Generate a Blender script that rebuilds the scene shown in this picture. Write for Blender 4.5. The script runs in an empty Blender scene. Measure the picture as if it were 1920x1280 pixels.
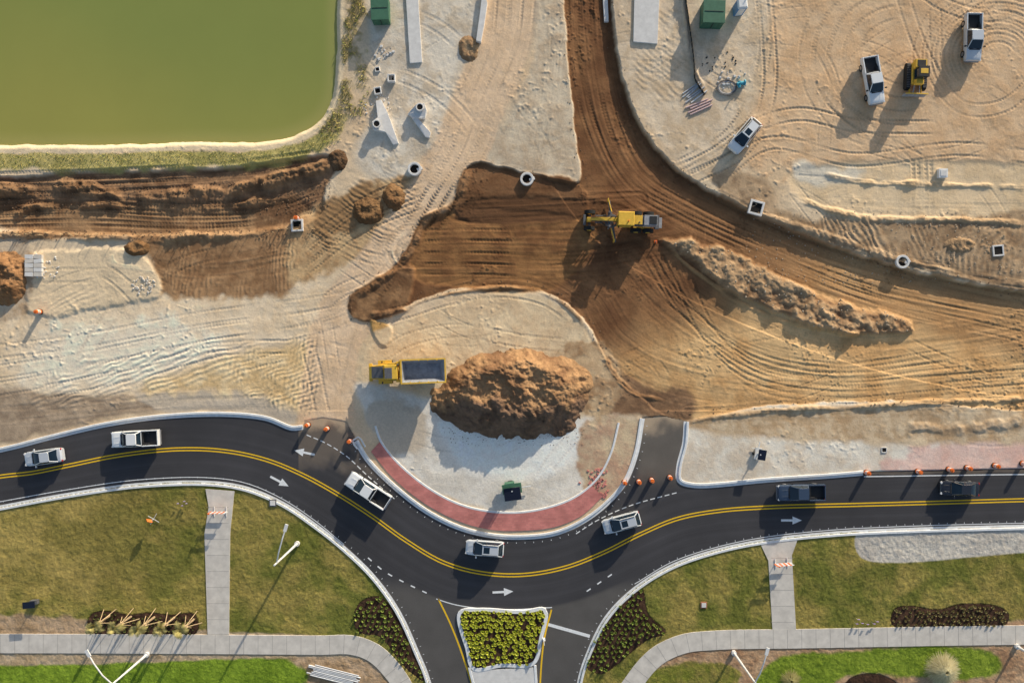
import bpy, bmesh, math, random, numpy as np
from mathutils import Vector
random.seed(5)
f32=np.float32
S=15.0; CAMH=92.0
def W(x,y): return ((x-960)/S,(640-y)/S)
scene=bpy.context.scene
# ------------------------------------------------------------ light / camera
EL=math.radians(14.6); SD=(-0.49,-0.872)
w=bpy.data.worlds.new("World"); scene.world=w; w.use_nodes=True
nt=w.node_tree; nt.nodes.clear()
o=nt.nodes.new('ShaderNodeOutputWorld'); b=nt.nodes.new('ShaderNodeBackground'); s=nt.nodes.new('ShaderNodeTexSky')
s.sky_type='NISHITA'; s.sun_disc=False; s.sun_elevation=EL; s.sun_rotation=math.atan2(0.49,0.872)
s.air_density=1.0; s.dust_density=1.5; s.ozone_density=1.0
b.inputs[1].default_value=0.15
nt.links.new(s.outputs[0],b.inputs[0]); nt.links.new(b.outputs[0],o.inputs[0])
sl=bpy.data.lights.new("sun","SUN"); sl.energy=5.0; sl.angle=math.radians(0.5); sl.color=(1.0,0.91,0.74)
so=bpy.data.objects.new("sun",sl); scene.collection.objects.link(so)
so.rotation_euler=Vector((SD[0]*math.cos(EL),SD[1]*math.cos(EL),-math.sin(EL))).to_track_quat('-Z','Y').to_euler()
so.location=(40,70,40)
cam=bpy.data.cameras.new("camera"); co=bpy.data.objects.new("camera",cam); scene.collection.objects.link(co)
co.location=(0,0,CAMH); co.rotation_euler=(0,0,0)
cam.sensor_width=36; cam.lens=36*CAMH/128.0; cam.clip_end=6000; scene.camera=co
scene.view_settings.view_transform='Standard'; scene.view_settings.look='None'; scene.view_settings.exposure=0
# ------------------------------------------------------------ materials
def lin(c):
    c=c/255.0
    return c/12.92 if c<=0.04045 else ((c+0.055)/1.055)**2.4
KA=1.08
def sc(r,g,b,k=None):
    k=KA if k is None else k
    return np.array([lin(r)*k,lin(g)*k,lin(b)*k],dtype=f32)
def mat(name,col=(0.5,0.5,0.5),rough=0.7,metal=0.0,na=0.12,ns=2.0,bump=0.0,bs=8.0,attr=False,spec=0.3,bd=0.05,coat=0.0):
    m=bpy.data.materials.new(name); m.use_nodes=True; t=m.node_tree; n=t.nodes; l=t.links
    p=n['Principled BSDF']; p.inputs['Roughness'].default_value=rough; p.inputs['Metallic'].default_value=metal
    p.inputs['Specular IOR Level'].default_value=spec; p.inputs['Coat Weight'].default_value=coat
    g=n.new('ShaderNodeNewGeometry')
    nz=n.new('ShaderNodeTexNoise'); nz.inputs['Scale'].default_value=ns; nz.inputs['Detail'].default_value=6; nz.inputs['Roughness'].default_value=0.65
    l.new(g.outputs['Position'],nz.inputs['Vector'])
    mr=n.new('ShaderNodeMapRange'); mr.inputs[1].default_value=0.3; mr.inputs[2].default_value=0.7
    mr.inputs[3].default_value=1-na; mr.inputs[4].default_value=1+na
    l.new(nz.outputs['Fac'],mr.inputs[0])
    mx=n.new('ShaderNodeMix'); mx.data_type='RGBA'; mx.blend_type='MULTIPLY'; mx.inputs[0].default_value=1
    if attr:
        a=n.new('ShaderNodeAttribute'); a.attribute_name='Col'; l.new(a.outputs['Color'],mx.inputs[6])
    else: mx.inputs[6].default_value=(col[0],col[1],col[2],1)
    l.new(mr.outputs[0],mx.inputs[7]); l.new(mx.outputs[2],p.inputs['Base Color'])
    if bump>0:
        nb=n.new('ShaderNodeTexNoise'); nb.inputs['Scale'].default_value=bs; nb.inputs['Detail'].default_value=5; nb.inputs['Roughness'].default_value=0.7
        l.new(g.outputs['Position'],nb.inputs['Vector'])
        bn=n.new('ShaderNodeBump'); bn.inputs['Strength'].default_value=bump; bn.inputs['Distance'].default_value=bd
        l.new(nb.outputs['Fac'],bn.inputs['Height']); l.new(bn.outputs[0],p.inputs['Normal'])
    return m
M={}
M['soil']=mat('soil',attr=True,rough=0.95,na=0.12,ns=4.5,bump=0.7,bs=5.0,spec=0.1,bd=0.045)
M['pile']=mat('pile_soil',attr=True,rough=0.95,na=0.2,ns=2.5,bump=1.0,bs=3.0,spec=0.1,bd=0.15)
M['lawn']=mat('lawn_turf',attr=True,rough=0.95,na=0.22,ns=2.5,bump=0.9,bs=5.0,spec=0.1,bd=0.08)
M['asph']=mat('asphalt',attr=True,rough=0.85,na=0.12,ns=9.0,bump=0.3,bs=30,spec=0.25,bd=0.01)
M['blade']=mat('grass_blade',attr=True,rough=0.8,na=0.1,ns=1.0,spec=0.15)
M['leaf']=mat('leaf',attr=True,rough=0.7,na=0.1,ns=1.0,spec=0.2)
M['conc']=mat('concrete',(0.72,0.70,0.68),0.85,na=0.12,ns=1.6,bump=0.2,bs=12,bd=0.01)
M['kerb']=mat('kerb_concrete',(0.78,0.79,0.80),0.8,na=0.12,ns=2.2)
M['walk']=mat('sidewalk_concrete',(0.66,0.61,0.55),0.9,na=0.16,ns=0.9,bump=0.2,bs=12,bd=0.01)
M['joint']=mat('joint',(0.36,0.33,0.30),0.9)
M['wpaint']=mat('white_paint',(0.82,0.83,0.84),0.7,na=0.12,ns=4)
M['ypaint']=mat('yellow_paint',(0.88,0.54,0.02),0.7,na=0.1,ns=4)
M['white']=mat('car_white',(0.84,0.85,0.86),0.25,na=0.01,coat=0.6,spec=0.5)
M['silver']=mat('car_silver',(0.66,0.69,0.73),0.3,metal=0.2,na=0.01,coat=0.6,spec=0.5)
M['navy']=mat('car_navy',(0.045,0.07,0.12),0.25,na=0.01,coat=0.8,spec=0.5)
M['black']=mat('car_black',(0.022,0.025,0.035),0.25,na=0.01,coat=0.8,spec=0.5)
M['glass']=mat('glass',(0.012,0.025,0.04),0.06,na=0.0,spec=0.7)
M['tyre']=mat('rubber',(0.025,0.025,0.025),0.85)
M['trim']=mat('black_trim',(0.03,0.03,0.032),0.6)
M['rim']=mat('alloy',(0.4,0.4,0.42),0.35,metal=0.8)
M['red']=mat('red_lens',(0.45,0.02,0.02),0.3)
M['lens']=mat('clear_lens',(0.7,0.7,0.72),0.2)
M['cy']=mat('machine_yellow',(0.82,0.50,0.07),0.45,na=0.16,ns=2.0)
M['steel']=mat('worn_steel',(0.36,0.36,0.38),0.55,metal=0.2,na=0.3,ns=2.0)
M['dsteel']=mat('dark_steel',(0.14,0.14,0.15),0.6,metal=0.2,na=0.25,ns=2.0)
M['orange']=mat('orange_plastic',(0.82,0.19,0.04),0.5)
M['refl']=mat('reflective_white',(0.8,0.8,0.8),0.4)
M['green']=mat('green_box',(0.06,0.16,0.10),0.6,na=0.15,ns=2)
M['solar']=mat('solar_panel',(0.012,0.015,0.03),0.2,spec=0.5)
M['galv']=mat('galvanised',(0.75,0.75,0.75),0.45,metal=0.1)
M['hole']=mat('dark_hole',(0.015,0.013,0.012),0.95)
M['wood']=mat('stake_wood',(0.60,0.44,0.26),0.8,na=0.25,ns=3)
M['trunk']=mat('palm_trunk',(0.36,0.26,0.16),0.9,na=0.3,ns=4)
M['pvcg']=mat('pvc_grey',(0.5,0.52,0.56),0.5)
M['pvcp']=mat('pvc_pink',(0.62,0.45,0.45),0.5)
M['teal']=mat('teal_fitting',(0.06,0.36,0.48),0.5)
M['rust']=mat('rebar_frame',(0.36,0.15,0.08),0.8)
M['purple']=mat('purple_flag',(0.30,0.2,0.5),0.7)
M['blue']=mat('blue_plastic',(0.1,0.25,0.5),0.5)
M['frond']=mat('palm_frond',(0.42,0.36,0.13),0.7,na=0.3,ns=3)
M['clod']=mat('earth_clod',(0.22,0.14,0.085),0.95,na=.3,ns=1); M['clod2']=mat('sand_clod',(0.55,0.45,0.33),0.95,na=.3,ns=1)
M['water']=mat('pond_water',attr=True,rough=0.15,na=0.03,ns=0.08,bump=0.10,bs=2.5,spec=0.3,bd=0.02)
def brick_mat():
    m=bpy.data.materials.new('red_pavers'); m.use_nodes=True; n=m.node_tree.nodes; l=m.node_tree.links; p=n['Principled BSDF']
    g=n.new('ShaderNodeNewGeometry'); br=n.new('ShaderNodeTexBrick'); l.new(g.outputs['Position'],br.inputs['Vector'])
    br.inputs['Scale'].default_value=1.0; br.inputs['Brick Width'].default_value=0.5; br.inputs['Row Height'].default_value=0.25
    br.inputs['Mortar Size'].default_value=0.012
    br.inputs['Color1'].default_value=(0.66,0.25,0.22,1); br.inputs['Color2'].default_value=(0.56,0.20,0.18,1); br.inputs['Mortar'].default_value=(0.48,0.24,0.2,1)
    nz=n.new('ShaderNodeTexNoise'); nz.inputs['Scale'].default_value=0.7; nz.inputs['Detail'].default_value=6; l.new(g.outputs['Position'],nz.inputs['Vector'])
    mr=n.new('ShaderNodeMapRange'); mr.inputs[1].default_value=.3; mr.inputs[2].default_value=.7; mr.inputs[3].default_value=0.82; mr.inputs[4].default_value=1.2
    l.new(nz.outputs['Fac'],mr.inputs[0])
    mx=n.new('ShaderNodeMix'); mx.data_type='RGBA'; mx.blend_type='MULTIPLY'; mx.inputs[0].default_value=1
    l.new(br.outputs['Color'],mx.inputs[6]); l.new(mr.outputs[0],mx.inputs[7]); l.new(mx.outputs[2],p.inputs['Base Color'])
    p.inputs['Roughness'].default_value=0.9; p.inputs['Specular IOR Level'].default_value=0.1
    return m
M['brick']=brick_mat()
# ------------------------------------------------------------ raster helpers
def axis(lo,hi):
    a=[lo-30000,lo-9000,lo-3500,lo-1500,lo-800]
    return np.concatenate([np.array(a),np.arange(lo-400,lo-50,7.0),np.arange(lo-50,hi+50,1.5),np.arange(hi+52,hi+401,7.0),np.array([hi+800,hi+1500,hi+3500,hi+9000,hi+30000])]).astype(f32)
xs=axis(0,1920); ys=axis(0,1280)
NX,NY=len(xs),len(ys)
X,Y=np.meshgrid(xs,ys)
LAT=np.random.RandomState(3).rand(512,512).astype(f32)
def vn(x,y):
    xi=np.floor(x).astype(np.int32); yi=np.floor(y).astype(np.int32)
    fx=(x-xi).astype(f32); fy=(y-yi).astype(f32)
    fx=fx*fx*(3-2*fx); fy=fy*fy*(3-2*fy)
    x0=xi&511; x1=(xi+1)&511; y0=yi&511; y1=(yi+1)&511
    a=LAT[y0,x0]; b_=LAT[y0,x1]; c=LAT[y1,x0]; d=LAT[y1,x1]
    return (a+(b_-a)*fx+(c-a)*fy+(a-b_-c+d)*fx*fy)*2-1
def fbm(x,y,scale,octv=4,seed=0,gain=0.5):
    t=0; a=1.0; n=0
    for i in range(octv):
        k=2.0**i/scale; ca,sa=math.cos(i*.7+.3),math.sin(i*.7+.3)
        u=x*ca+y*sa; v_=-x*sa+y*ca
        t=t+a*vn(u*k+seed*17.3+i*31.7,v_*k+seed*9.1+i*11.9); n+=a; a*=gain
    return (t/n*1.4).astype(f32)
def sstep(t):
    t=np.clip(t,0,1); return t*t*(3-2*t)
def spline(pts,step=8,closed=False):
    P=[np.array(p,float) for p in pts]; n=len(P); out=[]
    rng=range(n) if closed else range(n-1)
    for i in rng:
        p1=P[i]; p2=P[(i+1)%n]
        p0=P[(i-1)%n] if (closed or i>0) else 2*p1-p2
        p3=P[(i+2)%n] if (closed or i<n-2) else 2*p2-p1
        d01=max(np.linalg.norm(p1-p0),1e-3)**.5; d12=max(np.linalg.norm(p2-p1),1e-3)**.5; d23=max(np.linalg.norm(p3-p2),1e-3)**.5
        m1=(p2-p1)+d12*((p1-p0)/d01-(p2-p0)/(d01+d12)); m2=(p2-p1)+d12*((p3-p2)/d23-(p3-p1)/(d12+d23))
        k=max(1,int(np.linalg.norm(p2-p1)/step))
        for j in range(k):
            t=j/k
            out.append((2*t**3-3*t**2+1)*p1+(t**3-2*t**2+t)*m1+(-2*t**3+3*t**2)*p2+(t**3-t**2)*m2)
    if not closed: out.append(P[-1])
    return [tuple(q) for q in out]
def field(pts,R,closed=False):
    D=np.full((NY,NX),R*1.001,f32); A=np.zeros((NY,NX),f32); arc=0
    n=len(pts); segs=[(pts[i],pts[(i+1)%n]) for i in range(n if closed else n-1)]
    for (a,b_) in segs:
        ax,ay=a; bx,by=b_
        L=math.hypot(bx-ax,by-ay)
        if L<1e-6: continue
        i0=np.searchsorted(xs,min(ax,bx)-R); i1=np.searchsorted(xs,max(ax,bx)+R)
        j0=np.searchsorted(ys,min(ay,by)-R); j1=np.searchsorted(ys,max(ay,by)+R)
        if i1>i0 and j1>j0:
            x=xs[None,i0:i1]-ax; y=ys[j0:j1,None]-ay
            ux=(bx-ax)/L; uy=(by-ay)/L
            t=np.clip(x*ux+y*uy,0,L); dx=x-t*ux; dy=y-t*uy
            d=np.sqrt(dx*dx+dy*dy); sg=np.where(ux*dy-uy*dx>=0,1,-1)
            Dv=D[j0:j1,i0:i1]; Av=A[j0:j1,i0:i1]
            m=d<np.abs(Dv)
            Dv[m]=(d*sg)[m]; Av[m]=(t+arc)[m]
        arc+=L
    return D,A
def inside(poly):
    cnt=np.zeros((NY,NX+1),np.int32); n=len(poly)
    for i in range(n):
        ax,ay=poly[i]; bx,by=poly[(i+1)%n]
        if ay==by: continue
        if ay>by: ax,ay,bx,by=bx,by,ax,ay
        j0=np.searchsorted(ys,ay); j1=np.searchsorted(ys,by)
        if j1<=j0: continue
        yy=ys[j0:j1]; xc=ax+(yy-ay)*(bx-ax)/(by-ay)
        np.add.at(cnt,(np.arange(j0,j1),np.searchsorted(xs,xc)),1)
    return (np.cumsum(cnt,axis=1)[:,:NX]%2)==1
def sdf(poly,R=40):
    D,_=field(poly,R,True); ins=inside(poly)
    return np.where(ins,np.abs(D),-np.abs(D)).astype(f32)
NZ1=fbm(X,Y,26,4,1); NZ2=fbm(X,Y,90,4,2); NZ3=fbm(X,Y,9,3,3); NZ4=fbm(X,Y,300,3,4); NZ5=fbm(X,Y,4.5,2,41); NZ6=fbm(X,Y,55,4,42)
def weight(poly,soft=8,namp=6,R=None,smooth=True):
    R=R or max(40,soft+namp*2)
    if smooth: poly=spline(poly,10,True)
    sd=sdf(poly,R)
    return sstep((sd+NZ1*namp+NZ3*namp*0.3)/soft+0.5),sd
H=np.zeros((NY,NX),f32); C=np.zeros((NY,NX,3),f32)
def paint(w_,c,var=0.0,c2=None):
    global C
    if c2 is not None:
        t=sstep(NZ1*0.5+0.3*NZ3+0.5)[...,None]; c=c*(1-t)+c2*t
    C=C*(1-w_[...,None])+c*w_[...,None]
t=sstep(NZ2*0.6+0.5)[...,None]
C[:]=sc(228,205,174)*(1-t)+sc(210,182,148)*t
H+=0.06+0.04*NZ2+0.02*NZ1+0.012*NZ3+(0.004+0.010*sstep(NZ6*1.2+.3))*NZ5
pond=spline([(-400,-400),(630,-400),(627,0),(625,100),(618,180),(595,222),(550,248),(490,261),(380,261),(200,266),(0,266),(-400,270)],12,True)
def zone(poly,c,c2=None,soft=30,namp=20,dh=0):
    global H
    w_,sd=weight(poly,soft,namp); paint(w_,c,c2=c2)
    if dh: H+=dh*w_
    return w_,sd
zone([(1300,-200),(2100,-200),(2100,330),(1500,330),(1380,300),(1440,100)],sc(222,190,154),sc(208,172,134))
zone([(700,-60),(905,-60),(900,60),(860,150),(835,240),(795,330),(700,335),(665,290),(700,200)],sc(226,214,196),sc(196,178,154),20,10)
zone([(1000,-60),(1060,-60),(1078,350),(900,312),(960,200),(1000,100)],sc(216,199,174),sc(186,164,138),14,8)
zone([(1145,-60),(1440,-60),(1425,120),(1400,230),(1310,330),(1255,290),(1190,200)],sc(224,204,178),sc(198,174,144),20,12)
zone([(-200,555),(640,540),(660,640),(650,790),(560,790),(570,650),(300,740),(-200,740)],sc(236,214,184),sc(222,196,162),24,14)
zone([(60,640),(300,600),(420,640),(300,700),(60,730)],sc(240,224,200),None,50,30)
zone([(-200,745),(200,740),(520,735),(570,790),(520,782),(400,770),(250,778),(0,835),(-200,860)],sc(150,130,110),sc(182,160,136),14,8)
zone([(250,735),(480,732),(560,770),(540,800),(430,770),(300,770)],sc(196,180,160),None,8,3)
zone([(430,670),(575,645),(572,770),(480,740),(250,735)],sc(222,188,138),sc(232,206,164),20,12)
zone([(1280,785),(2100,785),(2100,892),(1280,910)],sc(230,222,208),sc(210,194,174),10,4)
zone([(1720,835),(2100,815),(2100,885),(1650,880)],sc(226,198,186),sc(217,180,166),20,14)
zone([(1480,330),(2100,345),(2100,415),(1700,412),(1530,390)],sc(230,204,168),sc(218,190,152),14,5,-0.1)
zone([(1340,340),(1470,400),(1600,412),(2100,422),(2100,552),(1750,516),(1600,474),(1450,434)],sc(150,122,94),sc(184,156,124),14,10)
zone([(1490,305),(1530,312),(1620,322),(1590,340),(1500,340)],sc(220,208,188),None,16,10)
zone([(1330,330),(1420,330),(1450,360),(1430,400),(1380,380)],sc(150,124,98),sc(190,162,130),14,10)
zone([(1280,790),(1660,752),(2100,742),(2100,800),(1280,800)],sc(184,154,120),sc(210,188,158),14,6)
trench=[(-200,335),(0,332),(200,322),(450,312),(600,292),(640,300),(612,345),(600,400),(540,425),(300,440),(0,432),(-200,430)]
wt,sdt=zone(trench,sc(122,92,68),sc(156,122,92),8,4,-0.35)
zone([(-200,372),(150,378),(400,384),(560,372),(590,395),(520,425),(300,438),(-200,432)],sc(108,80,58),sc(134,100,72),8,4,-0.1)
zone([(-200,432),(540,425),(545,545),(420,556),(300,548),(270,470),(240,450),(-200,455)],sc(140,106,76),sc(172,136,100),16,10)
zone([(560,400),(620,375),(700,340),(780,330),(800,360),(740,450),(640,500),(540,530)],sc(204,172,130),sc(166,132,96),16,8)
zone([(600,385),(700,350),(720,400),(660,440),(590,440)],sc(150,118,84),None,20,14)
zone([(60,480),(110,470),(270,480),(300,550),(200,575),(60,585)],sc(228,204,170),None,10,5,0.15)
zone([(-200,440),(40,440),(60,520),(40,590),(-200,600)],sc(210,190,164),sc(178,150,120),12,8)
haul_c=spline([(958,-200),(955,-20),(945,80),(900,190),(860,290),(800,390),(720,500),(650,590),(620,700),(612,800)],10)
D,A=field(haul_c,110)
wh=sstep((58-np.abs(D)+NZ1*5)/12)*(Y<800)
paint(wh*0.85,sc(228,198,166),c2=sc(212,180,146)); H-=0.06*wh
dark=[(1052,-200),(1058,0),(1066,120),(1078,250),(1084,340),(990,325),(885,308),(862,345),(835,400),(790,412),(772,450),(725,510),(655,555),(652,585),(700,604),(760,575),(830,548),(920,536),(1000,541),(1060,566),(1105,610),(1130,660),(1150,705),(1200,745),(1240,775),(1290,788),(1420,762),(1650,752),(2100,742),(2100,560),(1920,546),(1780,522),(1640,486),(1500,436),(1400,392),(1325,352),(1258,308),(1200,230),(1168,150),(1145,0),(1140,-200)]
wd,sdd=weight(dark,4,3)
dk=sc(112,78,54); dk2=sc(142,104,72)
t=sstep((X-1170)/360+(Y-560)/200+NZ2*0.25)[...,None]
tt=sstep(NZ1*0.35+NZ6*0.4+0.5)[...,None]
cd=(dk*(1-tt)+dk2*tt)*(1-t)+(sc(222,184,134)*(1-tt)+sc(202,158,108)*tt)*t
t2=sstep((X-1230)/200)*sstep((545-Y+(X-1300)*0.25)/60); cd=cd*(1-t2[...,None]*0.6)+sc(150,112,78)*t2[...,None]*0.6
C=C*(1-wd[...,None])+cd*wd[...,None]
scarp=spline([(1142,-60),(1147,0),(1168,150),(1200,230),(1258,308),(1325,352),(1400,392),(1500,436),(1640,486),(1780,522),(1920,546),(2330,570)],10)
D,_=field(scarp,200); D2,_=field(spline([(1084,340),(990,325),(885,308)],10),120)
deep=np.clip(0.14+0.80*np.exp(-np.abs(D)/85)*(np.abs(D)<199)+0.25*np.exp(-np.abs(D2)/30)*(np.abs(D2)<119),0,0.95)
H-=deep*wd
isl=[(1235,450),(1290,452),(1370,472),(1490,532),(1600,574),(1700,600),(1712,618),(1620,628),(1510,606),(1410,566),(1330,512),(1270,470)]
wi,_=weight(isl,12,5); paint(wi,sc(138,106,78),c2=sc(182,152,118)); H+=wi*(0.62+0.30*NZ1+0.10*NZ3)
zone([(885,308),(990,325),(1084,342),(1100,400),(860,408),(850,380)],sc(132,98,70),sc(110,78,54),8,3,0.1)
zone([(790,414),(1100,412),(1120,440),(1040,540),(830,535),(775,520)],sc(156,114,74),sc(120,84,56),8,3,-0.08)
zone([(860,385),(1080,372),(1180,390),(1080,412),(850,410)],sc(104,74,52),None,8,3,-0.1)
zone([(655,556),(730,510),(775,500),(760,575),(700,603),(655,590)],sc(114,84,60),sc(156,120,86),8,3,0.3)
zone([(695,600),(735,615),(725,650),(712,645)],sc(204,160,100),None,6,2,0.15)
zone([(1150,700),(1220,722),(1290,735),(1300,788),(1225,782),(1110,775),(1125,735)],sc(120,92,70),sc(146,114,86),16,8,0)
pad=[(682,640),(760,600),(830,575),(920,552),(1000,552),(1060,578),(1100,620),(1128,680),(1140,720),(1100,780),(900,810),(700,790),(670,720)]
wp,_=zone(pad,sc(232,208,172),sc(212,184,148),8,4,0.0)
zone([(665,720),(760,735),(840,760),(900,800),(1110,780),(1190,788),(1150,880),(1060,940),(960,960),(860,940),(760,880),(700,800)],sc(234,226,214),sc(210,200,186),12,6)
zone([(820,790),(900,812),(1020,815),(1100,795),(1080,860),(960,900),(860,870)],sc(240,236,228),None,20,10)
zone([(690,760),(800,770),(790,830),(740,850),(700,810)],sc(200,184,164),None,16,10)
zone([(1095,790),(1200,786),(1185,870),(1135,930),(1100,930)],sc(206,184,152),sc(180,146,122),10,8)
zone([(1060,640),(1150,660),(1160,740),(1120,790),(1080,740)],sc(206,178,142),sc(160,128,96),14,12)
sdp=sdf(pond,120)
out=-sdp
zg=sstep((out-20+NZ1*3)/5)*sstep((60-out+NZ1*8)/12)*(Y>215)*(X<700)*(sstep((700-X)/90))
paint(sstep((24-out+NZ1*3)/6)*(out>-60),sc(228,206,172))
paint(zg*0.9,sc(160,152,84),c2=sc(196,180,110))
zr=sstep((out-14+NZ1*4)/8)*sstep((72-out+NZ1*14)/20)*(Y<250)*(X>560)
paint(zr*sstep(0.55+NZ1*0.9+NZ3*0.4),sc(116,112,70),c2=sc(166,146,106))
H-=sstep((sdp+14+NZ1*2)/22)*1.1
def band(pts,hw,ah,ac,fw=5,seed=0,wm=None,soft=20):
    global C,H
    D,A=field(spline(pts,12),hw+6)
    w_=sstep((hw-np.abs(D))/soft)
    if wm is not None: w_=w_*wm
    m=w_>0
    n=0.5*vn(D[m]/fw+seed*7.7,A[m]/160+seed)+0.35*vn(D[m]/(fw*0.45)+seed*3.1,A[m]/60+seed*2)+0.35*vn(D[m]/(fw*2.6)+seed*5.1,A[m]/200+seed*4)
    H[m]+=ah*n*w_[m]; C[m]*=(1+ac*n*w_[m])[:,None]
band([(1098,-60),(1108,100),(1135,230),(1185,330),(1270,390),(1400,450),(1600,530),(1930,600)],55,0.045,0.34,4.5,1)
band([(770,470),(900,468),(1100,470),(1280,440)],62,0.035,0.34,4.5,2)
band([(860,392),(1000,385),(1200,375)],40,0.045,0.3,5,3)
band([(1020,560),(1090,560),(1150,640),(1250,700),(1450,730),(1700,715),(1950,690)],60,0.03,0.22,5,4,wd)
band([(1180,480),(1250,560),(1370,640),(1520,680),(1700,670),(1950,635)],60,0.03,0.22,5,5,wd)
band([(1230,470),(1330,540),(1450,600),(1600,640),(1750,630),(1950,600)],40,0.03,0.20,5,6,wd)
band([(960,-60),(945,80),(900,190),(860,290),(800,390),(720,500),(650,600),(620,700),(612,790)],58,0.015,0.10,5,7)
band([(-60,400),(200,395),(420,400),(600,360)],40,0.05,0.32,4.5,8)
band([(-60,340),(200,335),(420,330),(620,305)],24,0.06,0.32,4.5,9)
band([(-60,650),(300,600),(640,575)],90,0.012,0.07,6,10)
band([(-60,790),(150,770),(350,750),(520,745)],34,0.03,0.2,4.5,11)
band([(1500,330),(1700,345),(1930,350)],16,0.08,0.12,5,12)
band([(1480,375),(1700,385),(1930,388)],26,0.02,0.08,4,13)
band([(1290,775),(1500,765),(1930,755)],30,0.05,0.2,4,14)
band([(1030,-60),(1030,120),(1010,300)],34,0.03,0.14,6,15)
band([(820,540),(920,522),(1010,530),(1080,570),(1120,640)],24,0.05,0.24,5,16)
band([(1350,370),(1480,430),(1650,480),(1930,530)],22,0.08,0.2,5,17)
band([(230,480),(400,500),(540,480)],40,0.03,0.2,5,18)
def berm(pts,hw,h,c1,c2,al=0.9,rough=.5):
    global H,C
    D,A=field(spline(pts,10),hw*3)
    L=float(A.max()) or 1
    d=np.abs(D+NZ6*hw*.8)/(hw*(1+.4*NZ1))
    w_=sstep(1.35-d)*sstep(A/25)*sstep((L-A)/25)*sstep(.75+NZ6*.9)
    H+=h*w_*(1+rough*NZ1+rough*.6*NZ3); paint(np.clip(w_*1.3,0,1)*al,c1,c2=c2)
db,lb=sc(108,80,58),sc(152,118,86)
berm([(-60,356),(150,356),(330,364),(470,350),(600,318),(630,300)],12,0.6,db,lb)
berm([(20,412),(60,388),(200,384),(400,388),(560,370)],7,0.4,sc(140,106,76),lb)
berm([(-60,446),(60,440),(300,446),(450,436),(590,405)],8,0.4,sc(150,116,84),sc(182,148,112),.8)
berm([(740,590),(800,560),(880,545),(960,538),(1020,548),(1070,580),(1100,615)],4,0.15,sc(140,104,72),sc(170,132,94),.8)
berm([(884,312),(870,340),(850,385),(800,410),(780,450),(745,500),(665,556)],7,0.3,sc(118,86,60),sc(152,116,84))
berm([(690,600),(740,585),(775,570)],8,0.3,db,lb)
berm([(1540,328),(1640,342),(1760,346),(1930,350)],5,0.25,sc(214,184,144),sc(180,148,112),.6)
berm([(1500,372),(1560,395),(1650,410),(1760,412),(1930,418)],6,0.3,sc(204,174,136),sc(166,134,102),.7)
berm([(1410,400),(1480,418),(1560,445),(1660,478),(1780,512),(1930,534)],6,0.2,sc(150,122,94),sc(186,160,130),.5)
berm([(1255,470),(1320,520),(1400,572),(1500,610),(1620,632)],4,0.2,sc(190,150,104),None,.6)
berm([(1130,660),(1150,702),(1200,742),(1250,752)],4,0.12,sc(150,112,78),None,.6)
berm([(1290,790),(1450,772),(1650,760),(1930,748)],5,0.2,sc(160,128,94),sc(196,168,132),.7)
berm([(1690,800),(1780,808),(1930,790)],9,0.22,sc(160,134,106),sc(196,172,144),.8)
berm([(1290,-60),(1282,20),(1295,110),(1320,170)],4,0.2,sc(180,156,128),None,.5)
def ripple(poly,ang,wl,amp,soft=20,namp=12,ac=0.06):
    global H,C
    w_,_=weight(poly,soft,namp)
    a=math.radians(ang); u=X*math.cos(a)+Y*math.sin(a)+NZ2*14+NZ1*3
    r=np.sin(u*2*math.pi/wl)*(0.6+0.5*NZ1)*sstep(NZ2*1.5+.8)
    H+=amp*r*w_; C*=(1+ac*r*w_)[...,None]
ripple([(110,700),(330,655),(580,640),(575,760),(480,745),(250,735),(60,760)],70,9,0.04)
ripple([(430,680),(580,640),(578,770),(480,740)],15,9,0.045)
ripple([(1720,430),(1930,440),(1930,540),(1760,510)],25,11,0.055)
ripple([(1480,415),(1740,425),(1720,500),(1600,470)],-25,10,0.05)
ripple([(590,410),(700,330),(790,330),(740,440),(640,500)],-60,9,0.035)
ripple([(300,450),(540,430),(540,540),(330,540)],5,8,0.045)
ripple([(60,490),(290,485),(300,555),(80,575)],60,11,0.03)
ripple([(1190,60),(1290,20),(1300,170),(1220,200)],-50,11,0.02)
ripple([(20,385),(560,375),(560,425),(20,440)],20,7,0.03)
ripple([(1320,490),(1600,590),(1690,615),(1500,600)],-60,14,0.08)
def track(pts,g=12,ww=3.2,depth=0.03,dark=0.06,wl=6.2,tread=0.55,smooth=True):
    global H,C
    if smooth: pts=spline(pts,10)
    D,A=field(pts,g+ww*2.2)
    m=np.abs(D)<g+ww*2
    d=np.abs(D[m])-g; a=A[m]
    L=a.max() if a.size else 1
    e=sstep(a/40)*sstep((L-a)/40)
    fade=np.clip(0.6+0.9*vn(a/70,D[m]*0+g),0.05,1)*e
    p=sstep((ww-np.abs(d))/2.0)
    rim=sstep(1-np.abs(np.abs(d)-ww*1.2)/2.0)
    tr=np.sin(a*2*math.pi/wl+np.abs(d)*0.8)
    h=-depth*p+depth*0.35*rim+depth*tread*tr*p
    H[m]+=h*fade; C[m]*=(1-dark*p*fade*(1+0.7*tr))[:,None]
for k in range(7):
    r=45+k*17
    track([(1870+r*math.cos(t_),105+r*0.85*math.sin(t_)) for t_ in np.linspace(2.0+k*0.1,6.4+k*0.15,14)],depth=0.03,dark=.1)
for k in range(5):
    r=60+k*26
    track([(1690+r*1.1*math.cos(t_),110+r*math.sin(t_)) for t_ in np.linspace(0.6+k*0.3,4.6+k*0.2,14)],depth=0.022,dark=.1)
track([(1260,330),(1340,290),(1420,235),(1500,215),(1600,235),(1760,240)],depth=0.05,dark=.16)
track([(1275,345),(1400,275),(1440,180),(1440,60),(1430,-40)],depth=0.05,dark=.16)
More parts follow.
